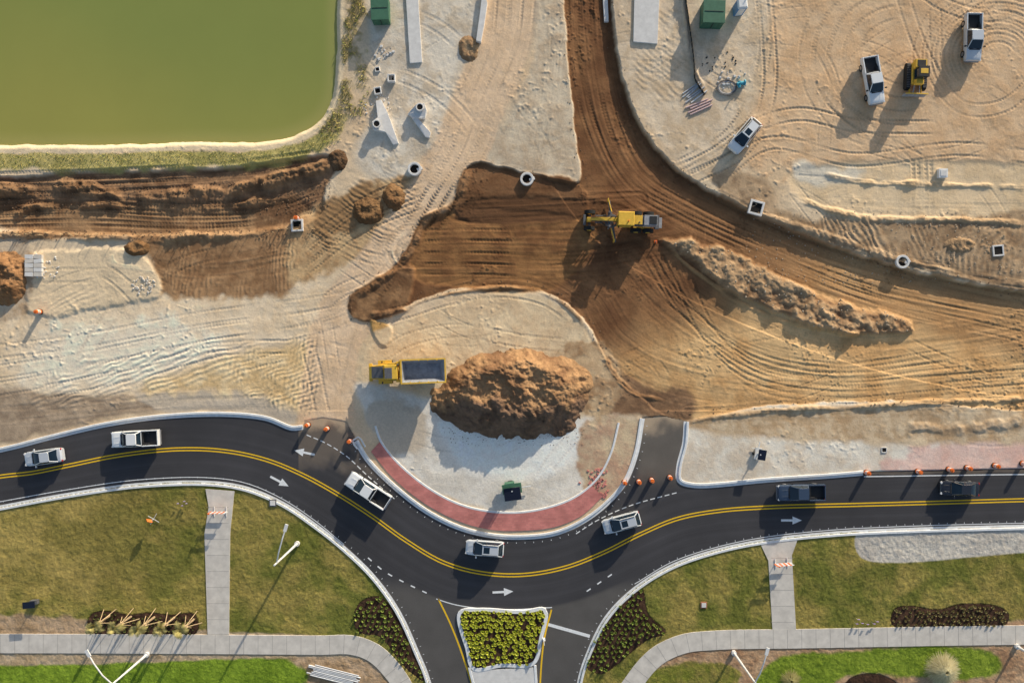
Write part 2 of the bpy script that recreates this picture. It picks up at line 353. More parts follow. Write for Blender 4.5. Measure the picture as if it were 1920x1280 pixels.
track([(1262,318),(1370,250),(1430,120),(1425,-40)],depth=0.05,g=10,dark=.16)
track([(1340,340),(1440,270),(1600,300),(1800,280),(1960,300)],depth=0.04,dark=.1)
track([(1716,290),(1718,350),(1716,420),(1740,470),(1800,520)],depth=0.07,g=5,ww=4,dark=.15,wl=8)
track([(1740,290),(1742,350),(1744,420),(1760,470)],depth=0.07,g=5,ww=4,dark=.15,wl=8)
track([(1970,120),(1880,200),(1800,200),(1740,120),(1700,20),(1680,-60)],depth=0.035)
track([(1700,-40),(1770,10),(1850,30),(1940,10)],depth=0.03)
for dx in (-34,-12,14,36):
    track([(958+dx,-60),(945+dx,80),(900+dx,190),(862+dx*.9,290),(800+dx,390),(722+dx,500),(655+dx,590),(622+dx*.8,700),(612+dx*.7,795)],depth=0.022,g=11,dark=0.05)
for dx in (-22,2,24):
    track([(840+dx,340),(800+dx,410),(740+dx,500),(700+dx,560)],depth=0.06,g=9,ww=4.5,dark=0.2,wl=6.5)
for dy in (-26,0,26,48):
    track([(-60,395+dy*.4),(150,390+dy*.4),(350,400+dy*.3),(500,390+dy*.3),(600,355+dy*.3)],depth=0.05,g=12,ww=4,dark=0.16)
for dy in (-12,12): track([(-60,345+dy),(200,338+dy),(450,322+dy),(610,300+dy)],depth=0.06,g=7,ww=4,dark=0.18)
for dy in (0,34,62): track([(-60,665+dy*1.2),(150,640+dy),(360,600+dy*.9),(640,560+dy*.6),(700,540)],depth=0.022,g=12)
for dy in range(0,6): track([(1190+dy*14,470-dy*8),(1270+dy*8,570+dy*4),(1400,655+dy*10),(1560,690+dy*10),(1750,670+dy*12),(1960,640+dy*16)],depth=0.035,g=10+dy,dark=0.10)
for dy in (-30,-8,14,34): track([(780,470+dy),(900,470+dy),(1050,472+dy),(1200,450+dy*.7)],depth=0.04,g=10,dark=0.14)
for dx in (-28,-6,18): track([(1100+dx,-60),(1110+dx,100),(1135+dx,230),(1185+dx,330),(1290+dx,395),(1450,470-dx*.5),(1650,545-dx*.6),(1950,612-dx)],depth=0.04,g=9,dark=0.16)
track([(700,600),(760,585),(840,560),(930,545),(1020,560),(1080,600)],depth=0.03)
track([(700,680),(760,640),(860,620),(980,640),(1080,650)],depth=0.02)
track([(610,800),(590,700),(580,640),(620,560),(700,520)],depth=0.03)
for q in (0,26,50): track([(560,470+q),(680,380+q),(800,330+q)],depth=0.05,g=7,dark=.14)
track([(300,760),(420,700),(560,660)],depth=0.035,g=8); track([(60,740),(250,700),(420,655),(560,650)],depth=0.035)
rr=random.Random(11)
def rtrack(x0,x1,y0,y1,n,depth=0.024):
    for _ in range(n):
        x=rr.uniform(x0,x1); y=rr.uniform(y0,y1); a=rr.uniform(0,6.28); k=rr.uniform(-0.006,0.006); pts=[(x,y)]
        for i in range(rr.randint(6,14)):
            a+=k*25; x+=25*math.cos(a); y+=25*math.sin(a)
            if x<x0-40 or x>x1+40 or y<y0-20 or y>y1+20: break
            pts.append((x,y))
        if len(pts)>2: track(pts,depth=depth*rr.uniform(.5,1.2),g=rr.uniform(8,13),ww=rr.uniform(2.2,3.6),dark=rr.uniform(.02,.14))
rtrack(1320,1920,0,300,24); rtrack(700,900,0,300,9); rtrack(20,640,570,740,8,.018); rtrack(1160,1280,20,210,6)
rtrack(1480,1920,350,520,10); rtrack(700,1100,590,690,6,0.018); rtrack(1180,1900,620,730,14,0.026); rtrack(1300,1900,800,860,8,0.022)
rtrack(760,1130,820,930,6,0.018); rtrack(60,300,480,560,5); rtrack(960,1050,20,300,5); rtrack(550,760,360,540,6); rtrack(280,540,440,540,5)
cl=np.clip(fbm(X,Y,7,2,8)-0.42,0,1)*sstep(NZ2*1.2+0.2)
H+=cl*0.12*(Y<880)
cl2=np.clip(fbm(X,Y,5,2,18)-0.38,0,1)*wd*sstep(NZ2*1.4+.35); H+=cl2*.12; C*=(1-.5*np.clip(cl2,0,.6))[...,None]
C*=(1+0.05*NZ3+0.06*NZ2+.05*NZ6)[...,None]
damp=sstep(NZ6*1.6-.25)*(Y<790); C*=(1-.13*damp)[...,None]
bl=sstep(NZ4*0.9+0.5*NZ1)[...,None]*(Y<790)[...,None]*(1-wd[...,None])*0.35
C[:]=C*(1-bl)+C*np.array([1.04,1.06,1.10],f32)*bl
# ------------------------------------------------------------ street geometry
topA=[(-400,914),(0,843),(100,818),(200,795),(300,781),(420,776),(500,784),(548,802),(568,800)]
inner=[(668,826),(690,862),(740,912),(800,958),(860,988),(920,1003),(980,1006),(1040,999),(1090,978),(1135,945),(1170,905),(1192,850),(1204,784)]
east=[(1287,790),(1284,830),(1273,875),(1274,900),(1300,909),(1440,899),(1560,891),(1618,886)]
east2=[(1618,886),(1920,880),(2330,873)]
botR=[(2330,980),(1920,988),(1700,994),(1560,1001),(1430,1015),(1340,1034),(1260,1062),(1190,1105),(1140,1155),(1108,1215),(1085,1290),(1070,1700)]
botL=[(860,1700),(806,1290),(780,1220),(745,1145),(700,1082),(650,1033),(590,985),(530,945),(460,916),(390,906),(260,910),(130,928),(0,952),(-400,1030)]
sp=lambda p:spline(p,6)
roadpoly=sp(topA)+[(572,790),(605,784),(650,792)]+sp(inner)+[(1245,781)]+sp(east)+sp(east2)+sp(botR)+sp(botL)
sdr=sdf(roadpoly,30)
H=np.where(Y>770,H*0.6+0.03,H)
nk=sstep((sdr+3)/3)
openb=((X>560)&(X<672)&(Y<832))|((X>1200)&(X<1290)&(Y<800))
H=H*(1-nk)+np.where(openb,-0.05+NZ3*0.03,-0.35)*nk
lawnpolyL=sp(botL)+[(-400,1700)]
lawnpolyR=sp(botR)+[(2330,1700)]
insR=inside(lawnpolyR)|inside(lawnpolyL)
H=np.where(insR,-0.25,H)
H[:, :5]=-0.3; H[:, -5:]=-0.3; H[:5,:]=-0.3; H[-5:,:]=-0.3
def gz(x,y):
    return float(H[min(NY-1,np.searchsorted(ys,y)),min(NX-1,np.searchsorted(xs,x))])
def link(o): scene.collection.objects.link(o); return o
def np_mesh(name,V,F,Cl=None,m=None,smooth=True):
    me=bpy.data.meshes.new(name); n=len(V); k=F.shape[1]
    me.vertices.add(n); me.vertices.foreach_set('co',V.astype(f32).ravel())
    me.loops.add(F.size); me.loops.foreach_set('vertex_index',F.astype(np.int32).ravel())
    me.polygons.add(len(F)); me.polygons.foreach_set('loop_start',np.arange(0,F.size,k,dtype=np.int32))
    me.polygons.foreach_set('loop_total',np.full(len(F),k,np.int32))
    me.update(calc_edges=True)
    me.polygons.foreach_set('use_smooth',np.full(len(F),smooth))
    if Cl is not None:
        ca=me.color_attributes.new('Col','FLOAT_COLOR','POINT')
        ca.data.foreach_set('color',np.concatenate([np.clip(Cl,0,0.9),np.ones((n,1))],1).astype(f32).ravel())
    if m: me.materials.append(m)
    return link(bpy.data.objects.new(name,me))
def grid_obj(name,Z,Cl,m,mask=None,smooth=True):
    V=np.stack([(X-960)/S,(640-Y)/S,Z],-1).reshape(-1,3); idx=np.arange(NX*NY).reshape(NY,NX)
    F=np.stack([idx[:-1,:-1],idx[1:,:-1],idx[1:,1:],idx[:-1,1:]],-1)
    if mask is not None:
        cm=mask[:-1,:-1]&mask[1:,:-1]&mask[1:,1:]&mask[:-1,1:]; F=F[cm]
        u,inv=np.unique(F,return_inverse=True); F=inv.reshape(-1,4); V=V[u]; Cl=Cl.reshape(-1,3)[u]
    else: F=F.reshape(-1,4); Cl=Cl.reshape(-1,3)
    return np_mesh(name,V,F,Cl,m,smooth)
grid_obj('ground',H,C,M['soil'])
WC=np.zeros_like(C); t=sstep((Y/300)*0.55+(1-X/640)*0.25+NZ4*0.15)[...,None]
WC[:]=sc(142,150,80,0.98)*(1-t)+sc(164,158,82,1.02)*t
e=(sstep((26-sdp)/26)*0.3)[...,None]; WC=WC*(1-e)+sc(182,170,108)*e
grid_obj('pond_water',np.zeros_like(H)-0.42,WC,M['water'],sdf(pond,30)>-22)
RC=np.zeros_like(C)+sc(64,63,66,1.1)
RC*=(1+0.14*NZ2+0.06*NZ1)[...,None]
yel=[(-400,962),(0,893),(60,886),(130,872),(220,854),(330,842),(420,845),(500,862),(570,891),(640,930),(700,969),(760,1012),(830,1053),(900,1073),(980,1077),(1060,1063),(1130,1036),(1200,1001),(1270,972),(1350,957),(1450,950),(1600,946),(1750,942),(1920,937),(2330,930)]
D,A=field(spline(yel,8),70)
for off in (-34,34):
    for g in (-11,11):
        ww=np.exp(-((D-off-g)/4.0)**2)*(0.6+0.4*NZ2); RC*=(1+0.20*ww)[...,None]
strk=vn(D/2.5,A/220)*(np.abs(D)<69); RC*=(1+0.07*strk)[...,None]
leg=sstep((np.abs(D)-62)/8)*sstep((Y-1075)/40)
RC=RC*(1-leg[...,None])+sc(92,89,87,1.0)*(1+0.10*NZ1)[...,None]*leg[...,None]
nl=sstep((X-1185)/20)*sstep((1300-X)/10)*sstep((925-Y)/50)
RC=RC*(1-nl[...,None])+sc(106,100,94,1.0)*(1+0.12*NZ1)[...,None]*nl[...,None]
dust=sstep((812-Y+NZ1*14)/26)*((X>560)&(X<680))+sstep((815-Y+NZ1*20)/40)*(X>1190)*(X<1300)
dust=np.clip(dust+0.25*sstep((900-Y)/60+NZ1*.5)*((X>560)&(X<720)),0,1)*0.75
edge=sstep((7-sdr+NZ1*3)/6)*.18; dust=np.maximum(dust,edge)
RC=RC*(1-dust[...,None])+sc(196,172,144)*dust[...,None]
grid_obj('road',np.zeros_like(H)+0.0,RC,M['asph'],sdr>-1.5)
LZ=0.05+0.014*NZ1+0.03*NZ3+0.02*fbm(X,Y,4,2,12)
LC=np.zeros_like(C)
t=sstep(NZ6*0.7+0.5+NZ1*0.4)[...,None]
LC[:]=sc(118,120,56)*(1-t)+sc(160,144,80)*t
tl=(sstep((420-X)/250)*sstep((1150-Y)/60)*0.5)[...,None]; LC=LC*(1-tl)+sc(162,138,82)*tl
seam=np.abs(((Y+0.05*X)/9.0)%1-0.5); LC*=(1-0.10*(seam>0.42)*(0.5+0.5*NZ1))[...,None]
seam=np.abs(((X+Y*0.02)/27.0)%1-0.5); LC*=(1-0.08*(seam>0.47))[...,None]
LC*=(1+.12*NZ1+.08*NZ3+.12*NZ4)[...,None]
def lz(poly,c,c2=None,soft=8,namp=6):
    global LC
    w_,_=weight(poly,soft,namp)
    cc=c
    if c2 is not None:
        q=sstep(NZ1*0.5+0.3*NZ3+0.5)[...,None]; cc=c*(1-q)+c2*q
    LC=LC*(1-w_[...,None])+cc*w_[...,None]; return w_
soilA=lz([(-400,1215),(640,1215),(720,1235),(770,1290),(780,1700),(-400,1700)],sc(192,164,134),sc(160,132,100))
lz([(-400,1236),(200,1232),(540,1236),(575,1262),(560,1300),(560,1700),(-400,1700)],sc(136,160,54),sc(112,136,42),8,5)
soilB=lz([(1180,1290),(1220,1240),(1290,1215),(1420,1212),(2330,1212),(2330,1700),(1180,1700)],sc(190,158,126),sc(156,122,94))
lz([(1460,1232),(1560,1222),(1860,1222),(1872,1262),(1700,1268),(1640,1262),(1560,1285),(1470,1700),(1420,1700),(1420,1270)],sc(138,156,56),sc(114,134,44),8,5)
lz([(1210,1262),(1330,1240),(1390,1262),(1360,1300),(1210,1300)],sc(126,130,54),sc(144,132,72),8,6)
grav=lz([(1612,990),(2330,985),(2330,1030),(1960,1034),(1612,1042)],sc(206,198,186),sc(184,176,166),3,1)
bare=lz([(-60,1215),(700,1213),(770,1290),(700,1240),(600,1232),(-60,1234)],sc(194,172,144),sc(172,148,116),5,3)
beds={'a':spline([(664,1150),(680,1125),(712,1118),(742,1150),(772,1215),(795,1275),(760,1250),(712,1192),(672,1184)],8,True),
 'b':spline([(1185,1112),(1203,1103),(1215,1150),(1248,1185),(1215,1198),(1180,1225),(1150,1250),(1128,1262),(1100,1250),(1112,1205),(1145,1155)],8,True),
 'c':spline([(165,1178),(172,1150),(215,1146),(240,1152),(280,1148),(320,1152),(365,1150),(372,1168),(368,1186),(260,1187),(180,1187)],8,True),
 'd':spline([(1672,1170),(1676,1142),(1700,1135),(1760,1142),(1800,1132),(1870,1136),(1890,1150),(1886,1170),(1780,1174)],8,True),
 'e':spline([(1580,1290),(1600,1268),(1650,1264),(1690,1290),(1640,1310)],8,True)}
bedm=np.zeros((NY,NX),bool); bedsd={}
for k,p in beds.items():
    q=sdf(p,12); bedsd[k]=q; bedm|=(q>0)
sl=sdf(lawnpolyL,14); sr=sdf(lawnpolyR,14)
lawnm=((sl>-1.5)|(sr>-1.5))
splitter=[(862,1148),(900,1142),(980,1146),(1020,1141),(1024,1150),(1014,1195),(1000,1242),(940,1246),(888,1252),(876,1215)]
grid_obj('lawn',np.where(bedm,-0.1,LZ),LC,M['lawn'],lawnm)
MC=np.zeros_like(C); MC[:]=sc(78,58,46,1.0); MC*=(1+0.35*NZ3+0.2*NZ1)[...,None]
for k in beds: grid_obj('mulch_bed',0.07+0.05*NZ3,MC,M['pile'],bedsd[k]>-1)
isd=sdf(spline(splitter,8,True),12)
grid_obj('mulch_bed',0.09+0.03*NZ3,MC,M['pile'],isd>0)
# ------------------------------------------------------------ mesh builder
class MB:
    def __init__(s): s.v=[];s.f=[];s.m=[];s.mats=[]
    def mi(s,m):
        m=M[m]
        if m not in s.mats: s.mats.append(m)
        return s.mats.index(m)
    def add(s,v,f,m):
        b=len(s.v); s.v+=[tuple(q) for q in v]; i=s.mi(m)
        for q in f: s.f.append([b+k for k in q]); s.m.append(i)
    def box(s,c,d,m,rz=0,tx=1,ty=1,ry=0,ox=0):
        x,y,z=d[0]/2,d[1]/2,d[2]/2
        v=[(-x,-y,-z),(x,-y,-z),(x,y,-z),(-x,y,-z),(-x*tx+ox,-y*ty,z),(x*tx+ox,-y*ty,z),(x*tx+ox,y*ty,z),(-x*tx+ox,y*ty,z)]
        cr,sr_=math.cos(rz),math.sin(rz); cy,sy=math.cos(ry),math.sin(ry); o=[]
        for a,b,e in v:
            a,e=a*cy+e*sy,-a*sy+e*cy
            o.append((c[0]+a*cr-b*sr_,c[1]+a*sr_+b*cr,c[2]+e))
        s.add(o,[(0,3,2,1),(4,5,6,7),(0,1,5,4),(1,2,6,5),(2,3,7,6),(3,0,4,7)],m)
    def cyl(s,a,b,r,m,r1=None,n=12):
        r1=r if r1 is None else r1
        a=Vector(a);b=Vector(b);d=(b-a).normalized(); u=d.orthogonal().normalized(); w_=d.cross(u); v=[]
        for p,q in ((a,r),(b,r1)):
            for i in range(n):
                t_=2*math.pi*i/n; v.append(p+u*q*math.cos(t_)+w_*q*math.sin(t_))
        f=[(i,(i+1)%n,n+(i+1)%n,n+i) for i in range(n)]+[tuple(range(n))[::-1],tuple(range(n,2*n))]
        s.add(v,f,m)
    def loft(s,rings,m,cap=True):
        n=len(rings[0]); v=[p for r in rings for p in r]; f=[]
        for k in range(len(rings)-1):
            for i in range(n):
                j=(i+1)%n; f.append((k*n+i,k*n+j,(k+1)*n+j,(k+1)*n+i))
        if cap: f+= [tuple(range(n))[::-1],tuple(range((len(rings)-1)*n,len(rings)*n))]
        s.add(v,f,m)
    def prism(s,poly,z0,z1,m,sc_=1.0):
        n=len(poly); cx=sum(p[0] for p in poly)/n; cy=sum(p[1] for p in poly)/n
        s.loft([[(p[0],p[1],z0) for p in poly],[(cx+(p[0]-cx)*sc_,cy+(p[1]-cy)*sc_,z1) for p in poly]],m)
    def tube(s,pts,r,m,n=8):
        for a,b in zip(pts[:-1],pts[1:]): s.cyl(a,b,r,m,n=n)
    def ring(s,c,ro,ri,z0,z1,m,n=20):
        v=[];f=[]
        for i in range(n):
            t_=2*math.pi*i/n; cc,ss=math.cos(t_),math.sin(t_)
            v+=[(c[0]+ro*cc,c[1]+ro*ss,z0),(c[0]+ro*cc,c[1]+ro*ss,z1),(c[0]+ri*cc,c[1]+ri*ss,z1),(c[0]+ri*cc,c[1]+ri*ss,z0)]
        for i in range(n):
            a=4*i;b=4*((i+1)%n)
            for k in range(4): f.append((a+k,b+k,b+(k+1)%4,a+(k+1)%4))
        s.add(v,f,m)
    def build(s,name,loc=(0,0,0),rz=0,bevel=0,smooth=False):
        me=bpy.data.meshes.new(name); me.from_pydata(s.v,[],s.f)
        for m in s.mats: me.materials.append(m)
        me.polygons.foreach_set('material_index',s.m); me.validate(); me.update()
        bm=bmesh.new(); bm.from_mesh(me); bmesh.ops.recalc_face_normals(bm,faces=bm.faces); bm.to_mesh(me); bm.free()
        ob=link(bpy.data.objects.new(name,me)); ob.location=loc; ob.rotation_euler=(0,0,rz)
        if bevel:
            md=ob.modifiers.new('bevel','BEVEL'); md.width=bevel; md.segments=2; md.limit_method='ANGLE'; md.angle_limit=math.radians(35)
        if smooth:
            me.polygons.foreach_set('use_smooth',[True]*len(me.polygons))
            ob.modifiers.new('wn','WEIGHTED_NORMAL')
        return ob
def place(x,y,hm=0.0):
    k=1-hm/CAMH; return 960+(x-960)*k,640+(y-640)*k
def ribbon_pts(pts,closed=False):
    P=[np.array(p) for p in pts]; n=len(P); N=[]
    for i in range(n):
        a=P[(i-1)%n] if (closed or i>0) else P[i]; b_=P[(i+1)%n] if (closed or i<n-1) else P[i]
        d=b_-a; L=np.linalg.norm(d) or 1; N.append(np.array([-d[1],d[0]])/L)
    return P,N
def ribbon(name,pts,wd_,z,m,off=0,closed=False):
    P,N=ribbon_pts(pts,closed); mb=MB(); v=[]
    for p,n_ in zip(P,N):
        for s_ in (1,-1):
            q=p+n_*(off+s_*wd_/2); x,y=W(*q); v.append((x,y,z))
    k=len(P); f=[(2*i,2*i+1,2*((i+1)%k)+1,2*((i+1)%k)) for i in range(k if closed else k-1)]
    mb.add(v,f,m); return mb
def sweep(name,pts,wd_,z0,z1,m,off=0,closed=False,bev=0.03,gut=0):
    P,N=ribbon_pts(pts,closed); mb=MB(); rings=[]
    for p,n_ in zip(P,N):
        r=[]
        b_=bev*S
        prof=[(-wd_/2,z0),(-wd_/2,z1-bev),(-wd_/2+b_,z1),(wd_/2-b_,z1),(wd_/2,z1-bev),(wd_/2,z0)]
        for u,z in prof:
            q=p+n_*(off+u); x,y=W(*q); r.append((x,y,z))
        rings.append(r)
    if closed: rings.append(rings[0])
    mb.loft(rings,m,cap=not closed); return mb.build(name)
def kerb(pts,side,w_=4.5,g=5):
    P=spline(pts,6)
    sweep('kerb',P,w_,-0.2,0.17,'kerb',off=side*w_/2)
    sweep('kerb_gutter',P,g,-0.2,0.012,'kerb',off=-side*(g/2+0.05),bev=0.004)
kerb(topA,-1); kerb(inner,-1); kerb(east,-1); kerb(botR,-1); kerb(botL,-1)
kerb([(672,840),(662,826),(672,820),(684,838)],-1,3,1)
ap_in=[(704,798),(714,826),(745,866),(800,912),(855,942),(905,956),(970,960),(1030,950),(1080,930),(1120,896),(1145,850),(1160,792)]
sweep('kerb',spline(ap_in,6),4,-0.2,0.16,'kerb')
ai=spline([(712,828),(745,868),(800,914),(855,944),(905,958),(970,962),(1030,952),(1080,932),(1108,908)],6)
ao=spline([(696,846),(735,893),(795,942),(860,976),(920,992),(980,994),(1040,987),(1090,966),(1130,930)],6)
mb=MB(); k=60
def resamp(P,k):
    P=np.array(P); d=np.r_[0,np.cumsum(np.linalg.norm(np.diff(P,axis=0),axis=1))]; t_=np.linspace(0,d[-1],k)
    return np.stack([np.interp(t_,d,P[:,0]),np.interp(t_,d,P[:,1])],1)
RA,RB=resamp(ai,k),resamp(ao,k)
v=[];f=[]
for i in range(k): v+=[W(*RA[i])+(0.155,),W(*RB[i])+(0.150,)]
for i in range(k-1): f.append((2*i,2*i+1,2*i+3,2*i+2))
mb.add(v,f,'brick'); mb.build('brick_apron')
mb=MB()
for i in range(70):
    x=rr.gauss(1117,11); y=rr.gauss(908,13); px,py=W(x,y); mb.box((px,py,gz(x,y)+0.04),(0.3,0.16,0.08),'brick',rz=rr.uniform(0,3))
mb.build('loose_pavers')
sweep('kerb',spline(splitter,6,True),7,-0.1,0.17,'kerb',closed=True)
mb=MB(); mb.prism([W(884,1256),W(1000,1250),W(1004,1290),W(1000,1700),W(905,1700),W(890,1290)],-0.1,0.14,'conc'); mb.build('median_pavement')
sweep('kerb',[(880,1250),(890,1290),(905,1700)],5,-0.1,0.17,'kerb'); sweep('kerb',[(1003,1246),(1006,1290),(1002,1700)],5,-0.1,0.17,'kerb')
def walk(pts,w_,step=26):
    P=spline(pts,6); sweep('sidewalk',P,w_,-0.1,0.13,'walk',bev=0.01)
    mb=MB(); R=resamp(P,max(2,int(sum(math.dist(a,b_) for a,b_ in zip(P[:-1],P[1:]))/step))); PP,N=ribbon_pts([tuple(q) for q in R])
    for p,n_ in list(zip(PP,N))[1:-1]:
        a=p+n_*w_*.49; b_=p-n_*w_*.49; xa,ya=W(*a); xb,yb=W(*b_)
        mb.box(((xa+xb)/2,(ya+yb)/2,0.134),(math.dist((xa,ya),(xb,yb)),0.04,0.004),'joint',rz=math.atan2(yb-ya,xb-xa))
    mb.build('sidewalk_joints')
walk([(-400,1206),(0,1205),(300,1206),(600,1208),(660,1208),(700,1222),(735,1255),(760,1295),(790,1400),(800,1700)],36)
walk([(2330,1186),(1920,1189),(1500,1196),(1340,1199),(1280,1206),(1230,1230),(1190,1275),(1160,1330),(1130,1700)],36)
def walk2(P4):
    mb=MB(); mb.prism([W(*p) for p in P4],-0.1,0.127,'walk'); mb.build('sidewalk')
walk2([(386,916),(440,920),(432,1000),(430,1188),(390,1188),(384,1000),(392,950)])
walk2([(1425,1018),(1495,1010),(1484,1040),(1492,1180),(1448,1182),(1440,1050)])
mb=MB()
for y in range(950,1180,30): x,yy=W(409,y); mb.box((x,yy,0.131),(2.75,0.04,0.004),'joint')
for y in range(1045,1175,30): x,yy=W(1466,y); mb.box((x,yy,0.131),(2.85,0.04,0.004),'joint')
mb.build('sidewalk_joints')
def rib(name,pts,w_,m,off=0,z=0.006): ribbon(name,spline(pts,6),w_,z,m,off).build(name)
rib('yellow_line',yel,2.4,'ypaint',-2.7); rib('yellow_line',yel,2.4,'ypaint',2.7)
rib('yellow_line',[(822,1122),(845,1170),(868,1230),(888,1300),(900,1500)],3,'ypaint'); rib('yellow_line',[(1034,1142),(1020,1200),(1012,1300),(1010,1500)],3,'ypaint')
def dashes(pts,w_,dash,gap,off=0,name='lane_marking'):
    P=np.array(spline(pts,3)); d=np.r_[0,np.cumsum(np.linalg.norm(np.diff(P,axis=0),axis=1))]; mb=MB(); s0=0
    while s0+dash<d[-1]:
        t_=np.linspace(s0,s0+dash,4); q=[(np.interp(a,d,P[:,0]),np.interp(a,d,P[:,1])) for a in t_]
        r=ribbon('',q,w_,0.007,'wpaint',off); mb.add(r.v,r.f,'wpaint'); s0+=dash+gap
    mb.build(name)
dashes([(690,1045),(720,1070),(760,1092),(815,1118)],2.4,9,15)
dashes([(1100,1108),(1150,1074)],2.4,9,15)
rib('edge_line',[(818,1122),(850,1132),(900,1140),(960,1142),(1035,1138)],1.8,'wpaint')
dashes([(575,815),(610,830),(650,855),(690,892),(740,935)],1.8,9,5)
dashes([(1080,1000),(1120,975),(1180,948),(1280,920)],1.8,9,5)
for E,o_ in ((botL[1:],11),(botR[1:-1],11),(inner,11)):
    dashes(E,2.4,0.9,15,off=o_,name='edge_marking')
rib('edge_line',[(2330,887),(1920,889),(1620,893)],2,'wpaint'); rib('edge_line',[(-400,1014),(0,940),(130,917),(260,899),(390,895),(460,905),(528,934),(590,975),(645,1020)],1.4,'wpaint')
rib('edge_line',[(2330,972),(1920,980),(1700,986),(1560,993),(1430,1007),(1340,1026),(1260,1053),(1190,1094)],1.4,'wpaint')
mb=MB()
a=W(1028,1170);b_=W(1106,1192); mb.box(((a[0]+b_[0])/2,(a[1]+b_[1])/2,0.006),(math.dist(a,b_),0.4,0.004),'wpaint',rz=math.atan2(b_[1]-a[1],b_[0]-a[0])); mb.build('stop_line')
def arrow(x,y,deg,L=2.6):
    mb=MB(); mb.add([(-L/2,-.14,0),(L*.05,-.14,0),(L*.05,.14,0),(-L/2,.14,0)],[(0,1,2,3)],'wpaint'); mb.add([(L*.05,-.5,0),(L/2,0,0),(L*.05,.5,0)],[(0,1,2)],'wpaint')
    X_,Y_=W(x,y); mb.build('arrow_marking',(X_,Y_,0.008),math.radians(deg))
arrow(571,848,168); arrow(524,902,-28); arrow(1484,975,0); arrow(943,1109,3)
# ------------------------------------------------------------ piles
def pile(name,cx,cy,rx,ry,h,ca,cb,seed=0,flat=0.55,crown=(0,0),rough=0.12,base=None,cdark=None):
    st=1.3 if rx>60 else 1.1
    ax=np.arange(-rx*1.25,rx*1.25,st); ay=np.arange(-ry*1.25,ry*1.25,st); x,y=np.meshgrid(ax,ay)
    px=x+cx; py=y+cy
    xx=x-crown[0]*(1-np.hypot(x/rx,y/ry)).clip(0,1); yy=y-crown[1]*(1-np.hypot(x/rx,y/ry)).clip(0,1)
    r=np.hypot(xx/rx,yy/ry); th=np.arctan2(yy,xx)
    n0=fbm(px,py,max(30,rx*.6),3,seed+50); n1=fbm(px,py,26,4,seed+20); n2=fbm(px,py,9,3,seed+30)
    gul=vn(th*7+seed,r*2.0)*0.6+vn(th*15+seed,r*3)*0.4
    r2=r+n0*.13+n1*0.10+gul*0.06
    z=h*np.clip((1-r2)/flat,0,1)**1.15; z=np.where(z>h*.8,h*.8+(z-h*.8)*.35,z)
    env=sstep((1.02-r2)/0.3)
    z=z+env*h*(rough*n1+rough*0.6*n2+0.06*gul*np.clip(r*1.6,0,1)+rough*n0)
    ctr=gz(cx,cy) if base is None else base
    z=ctr-0.12+z
    t_=sstep(n1*0.6+0.5+0.35*gul+.3*n2)[...,None]; col=ca*(1-t_)+cb*t_
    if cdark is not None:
        q=sstep((y/ry+.05+n1*.25)/.35)[...,None]; col=col*(1-q)+cdark*(.8+.4*t_)*q  # lower side darkened: slope shade painted into the colour, along with darker soil
    V=np.stack([x/S,-y/S,z],-1).reshape(-1,3); ny,nx=x.shape; idx=np.arange(nx*ny).reshape(ny,nx)
    F=np.stack([idx[:-1,:-1],idx[1:,:-1],idx[1:,1:],idx[:-1,1:]],-1); ok=(r2[:-1,:-1]<1.1); F=F[ok]
    u,inv=np.unique(F,return_inverse=True)
    ob=np_mesh(name,V[u],inv.reshape(-1,4),col.reshape(-1,3)[u],M['pile']); X_,Y_=W(cx,cy); ob.location=(X_,Y_,0)
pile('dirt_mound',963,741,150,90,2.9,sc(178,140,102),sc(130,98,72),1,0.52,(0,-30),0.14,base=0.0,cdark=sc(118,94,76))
pile('dirt_pile',690,397,32,29,0.9,sc(130,100,70),sc(104,78,54),2,rough=.3)
pile('dirt_pile',738,368,23,28,0.8,sc(144,110,76),sc(114,84,58),3,rough=.3)
pile('dirt_pile',257,466,28,18,0.7,sc(140,108,76),sc(116,86,58),4,rough=.3)
pile('dirt_pile',10,520,50,56,1.4,sc(160,120,84),sc(124,90,62),5,rough=.3)
pile('dirt_pile',634,300,26,30,0.7,sc(120,94,70),sc(92,70,52),6,rough=.35)
pile('dirt_pile',878,90,22,28,0.5,sc(188,158,122),sc(144,114,86),7,rough=.3)
pile('dirt_pile',1800,460,36,18,0.5,sc(158,130,100),sc(176,146,114),8,rough=.3)
# ------------------------------------------------------------ vehicles
def ringx(x,hw,zt,zb=0.32):
    return [(x,-hw*.9,zb),(x,-hw,zb+.15),(x,-hw,zt-.22),(x,-hw*.93,zt-.05),(x,-hw*.75,zt),(x,0,zt+.025),(x,hw*.75,zt),(x,hw*.93,zt-.05),(x,hw,zt-.22),(x,hw,zb+.15),(x,hw*.9,zb)]
def green(mb,xa,xb,xta,xtb,hb,ht,z0,z1,paint,mid=()):
    def rr_(x0,x1,hw,z,c=0.12):
        return [(x1,-hw+c,z),(x1+0.0,hw-c,z),(x1-c,hw,z),(x0+c,hw,z),(x0,hw-c,z),(x0,-hw+c,z),(x0+c,-hw,z),(x1-c,-hw,z)]
    mb.loft([rr_(xb,xa,hb,z0),rr_(xtb,xta,ht,z1)],'glass')
    mb.loft([rr_(xtb-.02,xta+.02,ht+.02,z1-.03),rr_(xtb+.02,xta-.04,ht-.02,z1+.05)],paint)
    for sy in (1,-1):
        mb.cyl((xa-.06,sy*(hb-.03),z0),(xta-.04,sy*(ht-.02),z1),.05,paint,n=6)
        mb.cyl((xb+.06,sy*(hb-.03),z0),(xtb+.04,sy*(ht-.02),z1),.07,paint,n=6)
        for mx_ in mid:
            mb.cyl((mx_,sy*(hb-.01),z0),(mx_,sy*(ht-.01),z1),.045,'trim',n=6)
